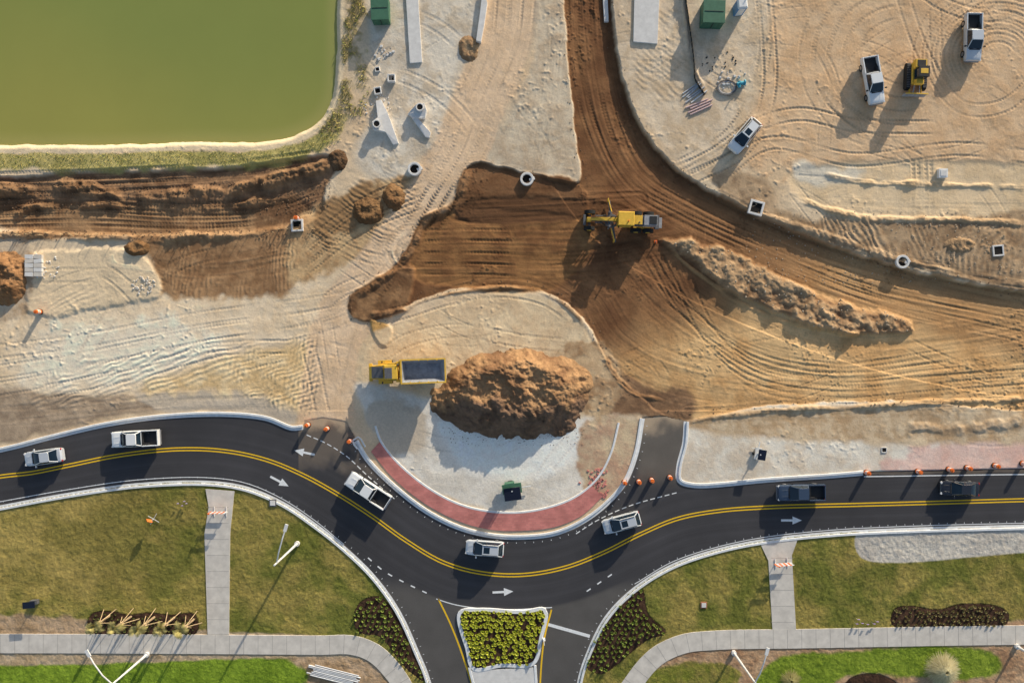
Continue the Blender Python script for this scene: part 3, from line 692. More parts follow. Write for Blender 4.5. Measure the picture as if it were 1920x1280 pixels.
def wheels(mb,xw,yw,r=.37,wd_=.26):
    for x in xw:
        for sy in (1,-1):
            mb.cyl((x,sy*(yw-wd_),r),(x,sy*yw,r),r,'tyre',n=18); mb.cyl((x,sy*(yw-.02),r),(x,sy*(yw+.01),r),r*.6,'rim',n=12)
def car(kind,paint,x,y,deg,roofrails=True):
    mb=MB()
    if kind=='suv':
        st=[(2.38,.62,.74),(2.3,.80,.86),(2.0,.92,.98),(1.1,.95,1.08),(-1.9,.95,1.08),(-2.25,.90,1.05),(-2.36,.82,.95)]
        mb.loft([ringx(*q) for q in st],paint)
        green(mb,1.3,-2.24,.3,-1.7,.86,.66,1.06,1.66,paint,(-.2,-1.2)); wheels(mb,(1.42,-1.42),.965)
        if roofrails:
            for sy in (1,-1): mb.box((-.7,sy*.58,1.74),(1.8,.05,.05),'trim')
        mb.box((-.25,0,1.715),(.75,.75,.012),'glass')
        xl=2.3
    elif kind=='sedan':
        st=[(2.38,.60,.64),(2.3,.78,.74),(1.9,.90,.86),(.9,.92,.95),(-1.5,.92,.98),(-2.2,.86,.95),(-2.38,.74,.80)]
        mb.loft([ringx(q[0],q[1],q[2],.25) for q in st],paint)
        green(mb,1.15,-1.9,.15,-1.05,.82,.60,.94,1.40,paint,(-.4,)); wheels(mb,(1.42,-1.38),.93,.34); xl=2.3
    else:
        st=[(2.9,.80,.95),(2.82,.92,1.08),(2.5,.98,1.18),(1.3,1.0,1.24),(-.85,1.0,1.24),(-.9,.98,1.22)]
        mb.loft([ringx(q[0],q[1],q[2],.45) for q in st],paint)
        green(mb,1.55,-.84,.68,-.55,.90,.70,1.22,1.90,paint,(.05,)); wheels(mb,(1.9,-1.85),1.01,.42,.3)
        mb.box((-1.9,0,.62),(2.0,1.7,.3),'trim'); mb.box((-1.9,0,.79),(1.9,1.5,.02),'trim')
        for sy in (1,-1): mb.box((-1.9,sy*.93,.92),(2.02,.13,.72),paint)
        mb.box((-2.86,0,.92),(.09,1.73,.68),paint); mb.box((-2.98,0,.58),(.14,1.8,.2),'rim')
        for sy in (1,-1): mb.box((-1.35,sy*.7,.92),(.6,.24,.26),'trim')
        mb.box((-.98,0,1.0),(.1,1.7,.5),'trim')
        mb.box((2.92,0,.62),(.14,1.7,.22),'rim'); xl=2.82
    gl={'suv':(1.35,1.09),'sedan':(1.2,.955),'pickup':(1.6,1.25)}[kind]
    mb.box((gl[0],0,gl[1]),(.14,1.3,.03),'trim')
    zz={'suv':.8,'sedan':.7,'pickup':.98}[kind]; hw={'suv':.68,'sedan':.66,'pickup':.8}[kind]
    for sy in (1,-1):
        mb.box((xl-.03,sy*hw,zz),(.22,.28,.14),'lens',rz=-sy*.35); mb.box((-xl+(.0 if kind!='pickup' else -.02),sy*(hw+.06),zz+.1),(.12,.22,.2),'red')
        mb.box((gl[0]-.35,sy*(hw+.38),gl[1]+.08),(.16,.24,.16),paint if kind!='pickup' else 'trim')
        mb.box((gl[0]+.5,sy*.38,gl[1]+.012),(.8,.03,.02),paint)
    px,py=place(x,y,.9); X_,Y_=W(px,py); z=0 if gz(px,py)<-0.2 and 770<py else gz(px,py)
    name={'suv':'suv','sedan':'sedan_car','pickup':'pickup_truck'}[kind]
    mb.build(name,(X_,Y_,z),math.radians(deg),bevel=.035,smooth=True)
car('sedan','silver',80,857,188); car('pickup','white',254,822,183); car('pickup','white',690,919,147)
car('suv','silver',909,1028,176); car('suv','silver',1166,980,195); car('pickup','navy',1502,923,181); car('sedan','black',1801,916,178)
car('pickup','white',1637,151,-80); car('pickup','silver',1824,71,-91); car('suv','white',1397,254,230)
def grader(x,y,deg):
    mb=MB()
    def wheel(a,b_,r=.68,w_=.45):
        mb.cyl((a,b_-w_/2,r),(a,b_+w_/2,r),r,'tyre',n=22); mb.cyl((a,b_-w_/2-.02,r),(a,b_+w_/2+.02,r),r*.45,'cy',n=14)
    for sy in (1,-1):
        wheel(-1.6,sy*1.05); wheel(-3.1,sy*1.05); wheel(4.2,sy*1.0)
        mb.box((-2.35,sy*.72,.75),(2.2,.2,.4),'cy')
    mb.box((4.2,0,.7),(.3,1.8,.25),'dsteel'); mb.box((4.35,0,1.15),(.5,.5,.9),'cy'); mb.box((4.85,0,.9),(.3,1.3,.5),'dsteel')
    mb.loft([[(4.5,-.2,1.3),(4.5,.2,1.3),(4.5,.2,1.65),(4.5,-.2,1.65)],[(3.2,-.2,1.75),(3.2,.2,1.75),(3.2,.2,2.15),(3.2,-.2,2.15)],[(1.4,-.22,1.95),(1.4,.22,1.95),(1.4,.22,2.35),(1.4,-.22,2.35)],[(-.2,-.3,1.2),(-.2,.3,1.2),(-.2,.3,1.8),(-.2,-.3,1.8)]],'cy')
    mb.box((2.9,0,1.0),(2.4,.25,.22),'dsteel'); mb.ring((1.5,0),.85,.6,.82,.98,'dsteel',24)
    mb.box((1.35,0,.55),(.16,5.2,.62),'dsteel',rz=.18); mb.box((1.44,0,.20),(.08,5.2,.12),'steel',rz=.18)
    mb.box((1.9,.0,2.0),(.35,1.9,.25),'dsteel')
    for sy in (1,-1):
        mb.cyl((1.9,sy*.85,2.3),(1.9,sy*1.0,.95),.09,'steel'); mb.cyl((1.9,sy*.85,2.35),(1.9,sy*.9,1.6),.14,'dsteel')
        mb.cyl((3.0,sy*.3,2.1),(2.2,sy*.7,1.2),.06,'trim'); mb.box((3.2,sy*.42,1.9),(.9,.12,.14),'dsteel')
        mb.tube([(4.1,sy*.2,1.8),(3.2,sy*.28,2.2),(2.0,sy*.3,2.45),(.9,sy*.3,2.1)],.04,'trim',6)
    for sy in (1,-1): mb.box((1.6-sy*.45,sy*2.5,1.2),(.14,.35,.9),'cy'); mb.cyl((1.6,sy*1.0,1.6),(1.6-sy*.45,sy*2.5,1.5),.07,'cy')
    mb.box((.0,0,1.25),(1.7,1.5,.7),'cy'); mb.box((.05,0,2.3),(1.5,1.4,1.4),'glass',tx=.94,ty=.92)
    mb.box((-.02,0,3.08),(2.0,1.75,.16),'cy',tx=.92,ty=.9)
    for a in (.7,-.65):
        for sy in (1,-1): mb.box((a,sy*.66,2.3),(.1,.1,1.4),'trim')
    for sy in (1,-1): mb.box((.8,sy*.95,2.5),(.1,.3,.4),'trim')
    mb.cyl((-.3,.3,3.16),(-.3,.3,3.3),.09,'orange')
    mb.box((-1.8,0,1.85),(1.9,1.25,1.0),'dsteel',ty=.9); mb.box((-3.1,0,1.9),(1.6,1.35,1.15),'steel',ty=.9); mb.box((-1.5,0,2.37),(1.2,1.1,.06),'cy')
    mb.cyl((-1.7,.35,2.3),(-1.7,.35,2.95),.08,'dsteel'); mb.box((-3.4,0,2.5),(.9,1.0,.05),'trim')
    mb.box((-4.1,0,1.0),(.5,1.7,.6),'dsteel'); mb.box((-4.55,0,.7),(.5,1.3,.12),'steel')
    px,py=place(x,y,1.5); X_,Y_=W(px,py); mb.build('motor_grader',(X_,Y_,gz(px,py)),math.radians(deg),bevel=.04)
grader(1171,413,178)
def dumper(x,y,deg):
    mb=MB()
    def wheel(a,b_,r=.8,w_=.6):
        mb.cyl((a,b_-w_/2,r),(a,b_+w_/2,r),r,'tyre',n=22); mb.cyl((a,b_-w_/2-.02,r),(a,b_+w_/2+.02,r),r*.45,'cy',n=14)
    for sy in (1,-1):
        wheel(2.7,sy*1.12); wheel(-1.3,sy*1.12); wheel(-3.0,sy*1.12)
        mb.box((2.7,sy*1.15,1.72),(1.7,.6,.1),'cy')
    mb.box((-1.0,0,.9),(6.4,.8,.4),'dsteel'); mb.box((2.6,0,1.1),(3.4,1.6,.6),'dsteel')
    mb.loft([[(2.6,-.95,1.3),(2.6,.95,1.3),(2.6,.9,2.25),(2.6,-.9,2.25)],[(4.3,-.85,1.2),(4.3,.85,1.2),(4.3,.8,1.75),(4.3,-.8,1.75)],[(4.7,-.7,1.1),(4.7,.7,1.1),(4.7,.7,1.5),(4.7,-.7,1.5)]],'cy')
    mb.box((4.6,0,.95),(.4,2.2,.4),'cy'); mb.box((3.6,0,2.06),(1.5,1.4,.05),'dsteel',ry=.25)
    mb.box((1.85,0,1.75),(1.6,2.2,.7),'cy'); mb.box((1.9,0,2.45),(1.5,1.75,.9),'glass',tx=.9,ty=.92); mb.box((1.8,0,2.98),(1.6,1.75,.14),'cy',tx=.95,ty=.95)
    mb.box((2.1,.1,3.06),(.9,1.3,.04),'dsteel')
    for sy in (1,-1):
        for a in (1.22,2.55): mb.box((a,sy*.82,2.45),(.1,.1,.9),'cy')
        mb.box((2.9,sy*1.25,2.6),(.1,.25,.4),'trim'); mb.box((1.0,sy*1.1,2.0),(.5,.3,1.2),'cy')
    mb.cyl((.95,-.9,2.0),(.95,-.9,3.2),.09,'dsteel')
    zb,zt=1.45,2.95
    o0=[(.35,-1.0,zb),(.35,1.0,zb),(-4.2,1.0,zb+.25),(-4.2,-1.0,zb+.25)]
    o1=[(.65,-1.5,zt),(.65,1.5,zt),(-4.85,1.5,zt-.1),(-4.85,-1.5,zt-.1)]
    i1=[(.46,-1.32,zt),(.46,1.32,zt),(-4.68,1.32,zt-.1),(-4.68,-1.32,zt-.1)]
    i0=[(.2,-.85,zb+.12),(.2,.85,zb+.12),(-4.05,.85,zb+.35),(-4.05,-.85,zb+.35)]
    mb.loft([o0,o1],'cy',cap=False); mb.add(o0,[(0,1,2,3)],'dsteel')
    mb.loft([o1,i1],'cy',cap=False); mb.loft([i1,i0],'steel',cap=False); mb.add(i0,[(0,1,2,3)],'steel')
    for k in range(4):
        for sy in (1,-1): mb.box((-.5-k*1.1,sy*1.30,2.25),(.12,.12,1.3),'cy')
    mb.box((.62,0,2.7),(.35,2.9,.14),'cy')
    px,py=place(x,y,2.0); X_,Y_=W(px,py); mb.build('dump_truck',(X_,Y_,max(0,gz(px,py))),math.radians(deg),bevel=.03)
dumper(763,696,182)
def dozer(x,y,deg):
    mb=MB()
    for sy in (1,-1):
        r=[(1.7,.35),(1.55,.75),(1.2,.9),(-1.3,.9),(-1.6,.7),(-1.65,.35),(-1.3,.05),(1.35,.05)]
        mb.loft([[(a,sy*1.25,z) for a,z in r],[(a,sy*.75,z) for a,z in r]],'tyre')
        for k in range(14): mb.box((-1.35+k*.21,sy*1.0,.92),(.08,.5,.05),'dsteel')
        mb.box((.8,sy*.72,.55),(2.6,.12,.22),'cy')
    mb.box((-.2,0,.9),(2.6,1.45,.6),'cy'); mb.box((-1.2,0,1.5),(1.1,1.35,.75),'cy',tx=.9); mb.box((-1.2,0,1.89),(.8,1.0,.05),'trim')
    mb.box((.9,0,1.35),(.7,1.0,.5),'cy',tx=.8,ty=.8); mb.box((.05,0,1.9),(1.2,1.2,1.1),'glass',tx=.95,ty=.92); mb.box((0,0,2.5),(1.3,1.3,.12),'trim')
    mb.box((0,0,2.57),(.6,.9,.03),'cy')
    for a in (.6,-.5):
        for sy in (1,-1): mb.box((a,sy*.58,1.9),(.1,.1,1.1),'trim')
    mb.loft([[(2.25,-1.4,.08),(2.35,-1.4,.1),(2.2,-1.4,.55),(2.3,-1.4,1.0),(2.18,-1.4,1.0),(2.08,-1.4,.5)],[(2.25,1.4,.08),(2.35,1.4,.1),(2.2,1.4,.55),(2.3,1.4,1.0),(2.18,1.4,1.0),(2.08,1.4,.5)]],'steel')
    mb.box((2.24,0,1.02),(.14,2.8,.08),'cy')
    for sy in (1,-1): mb.cyl((1.0,sy*.3,1.0),(2.1,sy*.4,.8),.06,'steel')
    px,py=place(x,y,1); X_,Y_=W(px,py); mb.build('bulldozer',(X_,Y_,gz(px,py)),math.radians(deg),bevel=.03)
dozer(1720,142,-92)
# ------------------------------------------------------------ street furniture
def barrel(x,y,z=None):
    mb=MB(); mb.cyl((0,0,0),(0,0,.1),.36,'trim',n=14); r=.30
    for i,(a,b_,m) in enumerate([(.1,.35,'orange'),(.35,.5,'refl'),(.5,.62,'orange'),(.62,.77,'refl'),(.77,1.0,'orange')]):
        mb.cyl((0,0,a),(0,0,b_),r-.05*a,m,r-.05*b_,14)
    mb.box((0,0,1.04),(.22,.06,.1),'orange')
    X_,Y_=W(x,y); mb.build('traffic_barrel',(X_,Y_,(max(0,gz(x,y)) if z is None else z)),rr.uniform(0,3))
for p in [(578,796),(614,803),(657,826),(1170,903),(1197,902),(1221,899),(1255,894),(1623,885),(1719,883),(1777,879),(1811,876),(1863,872),(558,410),(78,585),(1915,868)]: barrel(*p)
def cone(x,y):
    mb=MB(); mb.box((0,0,.02),(.38,.38,.04),'orange'); mb.cyl((0,0,.04),(0,0,.32),.15,'orange',.09); mb.cyl((0,0,.32),(0,0,.48),.09,'refl',.06); mb.cyl((0,0,.48),(0,0,.7),.06,'orange',.03)
    X_,Y_=W(x,y); mb.build('traffic_cone',(X_,Y_,gz(x,y)))
cone(1230,453)
def barricade(x,y,deg):
    mb=MB()
    for sy in (1,-1):
        mb.box((0,sy*.75,.05),(1.2,.08,.08),'galv'); mb.box((0,sy*.75,.8),(.07,.07,1.5),'galv')
    for z in (.55,.95,1.4):
        for k in range(8): mb.box((.07,-.95+.27*k,z),(.05,.27,.2),'orange' if k%2 else 'refl')
    mb.cyl((.05,.8,1.5),(.05,.8,1.7),.09,'orange')
    X_,Y_=W(x,y); mb.build('barricade',(X_,Y_,.13),math.radians(deg))
barricade(414,958,90); barricade(1464,1054,95)
def sign(x,y,deg,z=.06):
    mb=MB(); mb.cyl((0,0,0),(0,0,1.5),.03,'galv',n=6)
    for a in (.8,-.8): mb.box((a*.5,0,.1),(.8,.05,.05),'galv'); mb.box((0,a*.5,.1),(.05,.8,.05),'galv')
    mb.add([(.05,0,.7),(.05,.45,1.2),(.05,0,1.7),(.05,-.45,1.2),(.08,0,.7),(.08,.45,1.2),(.08,0,1.7),(.08,-.45,1.2)],[(0,1,2,3),(4,5,6,7),(0,1,5,4),(1,2,6,5),(2,3,7,6),(3,0,4,7)],'orange')
    X_,Y_=W(x,y); mb.build('road_work_sign',(X_,Y_,z),math.radians(deg))
sign(289,972,60)
def panel_trailer(x,y,deg,big=True):
    mb=MB(); k=1.0 if big else .62
    z=gz(x,y)
    mb.box((0,0,.5*k),(2.4*k,1.2*k,.3*k),'green' if big else 'galv'); mb.box((1.7*k,0,.45*k),(1.4*k,.12,.12),'galv')
    for sy in (1,-1):
        mb.cyl((-.1,sy*.75*k,.33*k),(-.1,sy*.95*k,.33*k),.33*k,'tyre',n=14); mb.box((.9*k,sy*.9*k,.3*k),(.1,.7*k,.08),'galv')
    mb.cyl((0,0,.5*k),(0,0,2.2*k),.08,'galv'); mb.box((0,-.35*k,2.1*k),(2.0*k,1.5*k,.08),'solar'); mb.box((0,-.35*k,2.04*k),(2.06*k,1.56*k,.06),'dsteel')
    if big: mb.box((-.2,.9,1.7),(1.2,.25,1.4),'green')
    X_,Y_=W(x,y); mb.build('solar_sign_trailer',(X_,Y_,z),math.radians(deg))
panel_trailer(960,914,8); panel_trailer(1419,849,80,False)
mb=MB(); mb.cyl((0,0,0),(0,0,1.4),.05,'galv'); mb.box((0,0,1.4),(1.5,.8,.08),'solar'); mb.box((0,0,.3),(.9,.5,.5),'dsteel'); X_,Y_=W(68,1126); mb.build('solar_sprinkler_controller',(X_,Y_,.05),.1)
def lamp(x,y,ax,ay,h=9.0):
    mb=MB(); mb.cyl((0,0,0),(0,0,.35),.32,'conc',n=12); mb.cyl((0,0,.3),(0,0,h),.16,'galv',.10,n=10)
    mb.tube([(0,0,h-.9),(ax*.35,ay*.35,h-.25),(ax*.75,ay*.75,h),(ax,ay,h)],.08,'galv')
    mb.box((ax*1.08,ay*1.08,h),(.85,.36,.14),'galv',rz=math.atan2(ay,ax)); mb.box((ax*1.08,ay*1.08,h-.08),(.6,.26,.03),'lens',rz=math.atan2(ay,ax))
    X_,Y_=W(x,y); mb.build('street_lamp',(X_,Y_,.05))
lamp(558,1018,1.2,3.9); lamp(277,1225,-2.1,3.6); lamp(1375,1222,1.0,3.6); lamp(1905,1210,.2,3.8)
def container(x,y,w_,d,h,m,name,deg=0):
    mb=MB(); mb.box((0,0,h/2),(w_,d,h),m); mb.box((0,0,h+.04),(w_+.1,d+.1,.08),m)
    for k in range(int(w_/.45)): mb.box((-w_/2+.3+k*.45,0,h/2),(.07,d+.08,h*.9),m)
    mb.box((0,0,h+.1),(w_*.9,.06,.05),'trim'); mb.box((0,-d/2-.03,h*.5),(.08,.06,h*.8),'trim')
    px,py=place(x,y,h); X_,Y_=W(px,py); mb.build(name,(X_,Y_,gz(px,py)),math.radians(deg),bevel=.02)
container(712,16,2.1,2.8,1.6,'green','storage_container',2); container(1339,22,2.6,2.7,1.9,'green','storage_container',-2)
def toilet(x,y):
    mb=MB(); mb.box((0,0,1.05),(1.15,1.15,2.1),'blue'); mb.box((0,0,2.2),(1.25,1.25,.2),'refl',tx=.75,ty=.75); mb.box((0,-.59,1.05),(.8,.04,1.8),'refl'); mb.cyl((.4,.4,2.1),(.4,.4,2.5),.06,'trim')
    X_,Y_=W(x,y); mb.build('portable_toilet',(X_,Y_,gz(x,y)),.1,bevel=.03)
toilet(1382,22)
def slab(name,P,h=.22,m='conc'):
    c=(sum(p[0] for p in P)/len(P),sum(p[1] for p in P)/len(P)); mb=MB(); z=gz(*c); cx,cy=W(*c)
    mb.prism([(W(*p)[0]-cx,W(*p)[1]-cy) for p in P],-.2,h,m); mb.build(name,(cx,cy,z),bevel=.02)
slab('concrete_slab',[(758,-60),(781,-60),(792,118),(769,120)]); slab('concrete_slab',[(1190,-60),(1238,-60),(1232,84),(1187,80)])
slab('concrete_slab',[(1128,-60),(1138,-60),(1142,38),(1134,38)],.3)
slab('concrete_headwall',[(906,-20),(914,10),(908,50),(902,82),(893,80),(900,30)],.6)
def basin(x,y,w_=1.5,deg=0,h=.35,rnd=False,name='catch_basin'):
    mb=MB()
    if rnd:
        n=24; v=[];f=[]; ho=w_*.5; ri=w_*.34
        mb.ring((0,0),ho,ri,-.1,h,'conc'); mb.cyl((0,0,-.1),(0,0,.02),ri*1.02,'hole',n=16)
        mb.box((ho*.75,0,h*.4),(ho*.8,.35,h*.8),'conc',rz=.4)
    t_=w_*.14
    if not rnd:
        for sx in (1,-1): mb.box((sx*(w_/2-t_/2),0,h/2-.1),(t_,w_,h+.2),'conc'); mb.box((0,sx*(w_/2-t_/2),h/2-.1),(w_-2*t_,t_,h+.2),'conc')
        mb.box((0,0,.0),(w_-2*t_,w_-2*t_,.05),'hole')
    X_,Y_=W(x,y); mb.build(name,(X_,Y_,gz(x,y)),math.radians(deg),bevel=.02)
basin(778,318,1.7,0,.5,True,'manhole'); basin(988,336,1.7,0,.5,True,'manhole'); basin(1690,491,1.7,0,.3,True,'manhole'); basin(558,423,1.5,3,.35)
basin(1417,390,1.8,-15,.2); basin(735,149,.95,0,.6); basin(709,172,.9,10,.4); basin(708,131,.6,10,.2); basin(1657,843,.7,0,.08); basin(1870,470,1.4,5,.1)
def mes(P,hs,hole):
    mb=MB(); c=(sum(p[0] for p in P)/len(P),sum(p[1] for p in P)/len(P)); z=gz(*c); n=len(P)
    bot=[W(*p)+(z-.1,) for p in P]; top=[W(*p)+(z+h_,) for p,h_ in zip(P,hs)]
    mb.loft([bot,top],'conc')
    if hole:
        hx,hy=W(*hole); mb.ring((hx,hy),.52,.36,z+.8,z+1.05,'conc',18); mb.cyl((hx,hy,z+.7),(hx,hy,z+.98),.36,'hole',n=16)
    mb.build('concrete_pipe_end',bevel=.03)
mes([(706,192),(716,190),(728,214),(748,270),(738,273),(724,250),(702,246),(700,232),(710,224)],[.5,.5,.6,.25,.25,.5,.8,.8,.7],(709,237))
mes([(782,200),(797,197),(801,210),(798,224),(778,226),(765,216)],[.8,.8,.8,.7,.6,.4],(789,206))
mes([(768,216),(775,214),(808,250),(806,260),(798,258)],[.5,.6,.3,.25,.25],None)
def rubble(x,y,r,n,m,name,sz=.35):
    mb=MB()
    for i in range(n):
        a=rr.uniform(0,6.28); q=r*math.sqrt(rr.random()); px,py=x+q*math.cos(a),y+q*math.sin(a)*.7; X_,Y_=W(px,py); k=sz*rr.uniform(.3,1.2)
        mb.box((X_,Y_,gz(px,py)+k*.2),(k,k*.8,k*.5),m,rz=a,tx=.8,ty=.7)
    mb.build(name)
rubble(270,535,24,70,'walk','rubble',.22); rubble(80,500,36,50,'conc','rubble',.22); rubble(710,200,30,40,'conc','rubble',.22); rubble(720,100,20,30,'conc','rubble',.3)
rubble(1350,120,36,30,'trim','debris',.2); rubble(1375,150,30,30,'conc','debris',.28)
def clods(n,x0,x1,y0,y1,c,name,test=None,big=.18):
    px=np.random.RandomState(n).uniform(x0,x1,n); py=np.random.RandomState(n+1).uniform(y0,y1,n)
    mb=MB()
    for a,b_ in zip(px,py):
        if test is not None and not test(a,b_): continue
        k=rr.uniform(.05,big); X_,Y_=W(a,b_); mb.box((X_,Y_,gz(a,b_)+k*.15),(k,k*.8,k*.5),c,rz=rr.uniform(0,3),tx=.6,ty=.6)
    mb.build(name)
def nearedge(a,b_):
    j=min(NY-1,np.searchsorted(ys,b_)); i=min(NX-1,np.searchsorted(xs,a)); return -8<sdd[j,i]<14
clods(7000,650,1900,0,780,'clod','earth_clods',nearedge)
clods(500,1240,1700,450,630,'clod2','earth_clods',lambda a,b_: wi[np.searchsorted(ys,b_),np.searchsorted(xs,a)]>.4,.25)
clods(400,0,620,430,450,'clod','earth_clods'); clods(600,0,620,340,400,'clod','earth_clods',None,.22)
clods(160,830,1100,800,835,'clod','earth_clods',None,.14); clods(500,1400,1920,395,530,'clod2','earth_clods')
mb=MB()
for i in range(2):
    for j in range(5): mb.box((i*1.1,j*.55,.25),(1.0,.5,.4),'walk' if (i+j)%2 else 'conc',rz=rr.uniform(-.1,.1))
X_,Y_=W(60,515); mb.build('paver_pallets',(X_,Y_,gz(60,500)))
mb=MB()
for i in range(6):
    o_=rr.uniform(-.4,.4); mb.cyl((-1.3+o_,i*.30+rr.uniform(-.08,.08),.1),(1.2+o_,i*.30+rr.uniform(-.2,.2),.1),.08,rr.choice(['pvcg','refl','pvcg']))
X_,Y_=W(1306,184); mb.build('pipe_stack',(X_,Y_,gz(1310,175)),math.radians(38))
mb=MB()
for i in range(4):
    o_=rr.uniform(-.4,.4); mb.cyl((-1.5+o_,i*.34,.12),(1.5+o_,i*.30,.12),.09,'pvcp')
X_,Y_=W(1316,206); mb.build('pipe_stack',(X_,Y_,gz(1318,200)),math.radians(24))
mb=MB()
for k in range(3): mb.tube([((1.0+.12*k)*math.cos(t_),(.75+.1*k)*math.sin(t_),.08+.05*k) for t_ in np.linspace(0,6.28,20)],.05,'dsteel' if k else 'pvcg',6)
X_,Y_=W(1362,165); mb.build('hose_coil',(X_,Y_,gz(1362,165)))
mb=MB(); mb.cyl((0,0,.3),(1.0,.2,.3),.22,'teal'); mb.cyl((.3,-.4,.3),(.3,.4,.3),.18,'teal'); mb.cyl((.9,.2,.3),(1.05,.2,.3),.35,'teal'); mb.cyl((.3,0,.3),(.3,0,.9),.08,'teal'); X_,Y_=W(1380,160); mb.build('pipe_valve',(X_,Y_,gz(1380,160)))
mb=MB()
for i in range(8):
    mb.cyl((-3+rr.uniform(-.5,.5),i*.19,.15),(3+rr.uniform(-.5,.5),i*.19-.2,.15),.08,'pvcg' if i%3 else 'refl')
X_,Y_=W(625,1272); mb.build('pipe_stack',(X_,Y_,.06),math.radians(-12))
fence=spline([(1278,-40),(1290,40),(1300,120),(1302,150),(1320,180)],10)
mb=MB()
for p,q in zip(fence[:-1],fence[1:]):
    z=gz(*p); mb.add([W(*p)+(z-.1,),W(*q)+(z-.1,),W(*q)+(z+.6,),W(*p)+(z+.6,)],[(0,1,2,3)],'trim'); mb.cyl(W(*p)+(z,),W(*p)+(z+.7,),.03,'wood',n=5)
mb.build('silt_fence')
def util(x,y,m,w_=.9,h=.3,z=None,name='utility_box'):
    mb=MB(); mb.box((0,0,h/2),(w_,w_,h),m); mb.box((0,0,h+.02),(w_*.7,w_*.7,.04),'conc'); X_,Y_=W(x,y); mb.build(name,(X_,Y_,gz(x,y) if z is None else z),bevel=.02)
util(1319,1133,'rust',.8,.12,.06); util(1765,326,'refl',1.1,.5)
util(512,942,'dsteel',.9,.12,.06,'storm_drain')
mb=MB()
for (a,b_) in [(335,942),(343,946),(351,942),(347,938),(1605,1158),(1612,1165),(1622,1167),(1634,1166),(1602,1166),(1640,1162)]:
    X_,Y_=W(a,b_); mb.cyl((X_,Y_,.05),(X_,Y_,.55),.015,'galv',n=5); mb.box((X_+.12,Y_,.5),(.26,.03,.18),'purple')
mb.build('survey_flags')
mb=MB(); mb.box((0,0,.9),(.08,.7,.8),'refl'); mb.cyl((0,0,0),(0,0,1.3),.04,'galv'); mb.box((.05,0,.3),(.3,.3,.35),'wpaint'); X_,Y_=W(1019,1196); mb.build('keep_right_sign',(X_,Y_,.05),.2)
mb=MB()
for i in range(50):
    x=rr.uniform(20,600); y=440+rr.uniform(-4,4) if x<520 else 430; X_,Y_=W(x,y); mb.box((X_,Y_,gz(x,y)+.3),(.05,.05,.8),'wood')
mb.build('survey_stakes')
# ------------------------------------------------------------ vegetation
nr=np.random.RandomState(9)
def blades(name,px,py,z,col,h,wd_,m):
    n=len(px); a=nr.rand(n)*6.283; X_=(px-960)/S; Y_=(640-py)/S; dx=np.cos(a)*wd_; dy=np.sin(a)*wd_; la=nr.randn(n)*h*.5; lb=nr.randn(n)*h*.5
    V=np.stack([np.stack([X_-dx,Y_-dy,z],-1),np.stack([X_+dx,Y_+dy,z],-1),np.stack([X_+la,Y_+lb,z+h],-1)],1).reshape(-1,3)
    F=np.arange(3*n).reshape(-1,3); np_mesh(name,V,F,np.repeat(col,3,0),m,False)
def idx_of(px,py): return np.clip(np.searchsorted(ys,py),0,NY-1),np.clip(np.searchsorted(xs,px),0,NX-1)
N=260000
px=nr.uniform(-40,1960,N); py=nr.uniform(900,1320,N); j,i=idx_of(px,py)
gr=(LC[j,i,1]>LC[j,i,0]*0.78)&lawnm[j,i]&~bedm[j,i]&(grav[j,i]<.3)&(LC[j,i,2]<.25)
px,py,j,i=px[gr],py[gr],j[gr],i[gr]
blades('grass',px,py,LZ[j,i]-.02,LC[j,i]*(0.75+0.6*nr.rand(len(px)))[:,None],0.06+.05*nr.rand(len(px)),.03,M['blade'])
N=50000
px=nr.uniform(-40,720,N); py=nr.uniform(-40,345,N); j,i=idx_of(px,py); keep=(zg[j,i]*.6+zr[j,i]*sstep(.4+NZ1[j,i]*1.2)>nr.rand(N)*1.1)&(H[j,i]>-.3)
px,py,j,i=px[keep],py[keep],j[keep],i[keep]; c=np.where(nr.rand(len(px))[:,None]<.4,sc(140,146,72),sc(186,172,108))
hh=np.where(px>600,.2,.09); blades('bank_grass',px,py,H[j,i],c*(0.8+.5*nr.rand(len(px)))[:,None],hh*(1+.8*nr.rand(len(px))),.05,M['blade'])
def plants(name,sd,lo,spacing,r,h,c1,c2,z0,nl=26,jit=.25):
    P=[]; k=0; yy=lo[1]
    while yy<lo[3]:
        xx=lo[0]+(spacing/2 if k%2 else 0)
        while xx<lo[2]:
            qx=xx+rr.uniform(-1,1)*spacing*jit; qy=yy+rr.uniform(-1,1)*spacing*jit
            jj,ii=idx_of(qx,qy)
            if sd[jj,ii]>2 and rr.random()<.93: P.append((qx,qy))
            xx+=spacing
        yy+=spacing*.87; k+=1
    P=np.array(P); n=len(P)*nl; base=np.repeat(P,nl,0); cx=(base[:,0]-960)/S; cy=(640-base[:,1])/S
    siz=np.repeat(.7+.5*nr.rand(len(P)),nl)
    a=nr.rand(n)*6.283; el=nr.rand(n)**.7*1.3; R=r*siz; L=np.stack([np.cos(a)*np.cos(el)*R,np.sin(a)*np.cos(el)*R,np.sin(el)*h*siz],-1)
    B=np.stack([cx,cy,np.full(n,z0)],-1); tip=B+L; mid=B+L*.6; w_=r*.28; sx=np.stack([-np.sin(a)*w_,np.cos(a)*w_,np.zeros(n)],-1)
    V=np.stack([B+L*.15,mid-sx+[0,0,.02],tip,mid+sx+[0,0,.02]],1).reshape(-1,3); F=np.arange(4*n).reshape(-1,4)
    t_=nr.rand(n)[:,None]; col=(c1*(1-t_)+c2*t_)*(.7+.6*nr.rand(n))[:,None]
    np_mesh(name,V,F,np.repeat(col,4,0),M['leaf'],False)
plants('bed_plants',bedsd['a'],(660,1110,800,1280),10,.26,.35,sc(124,144,64),sc(176,184,96),.08)
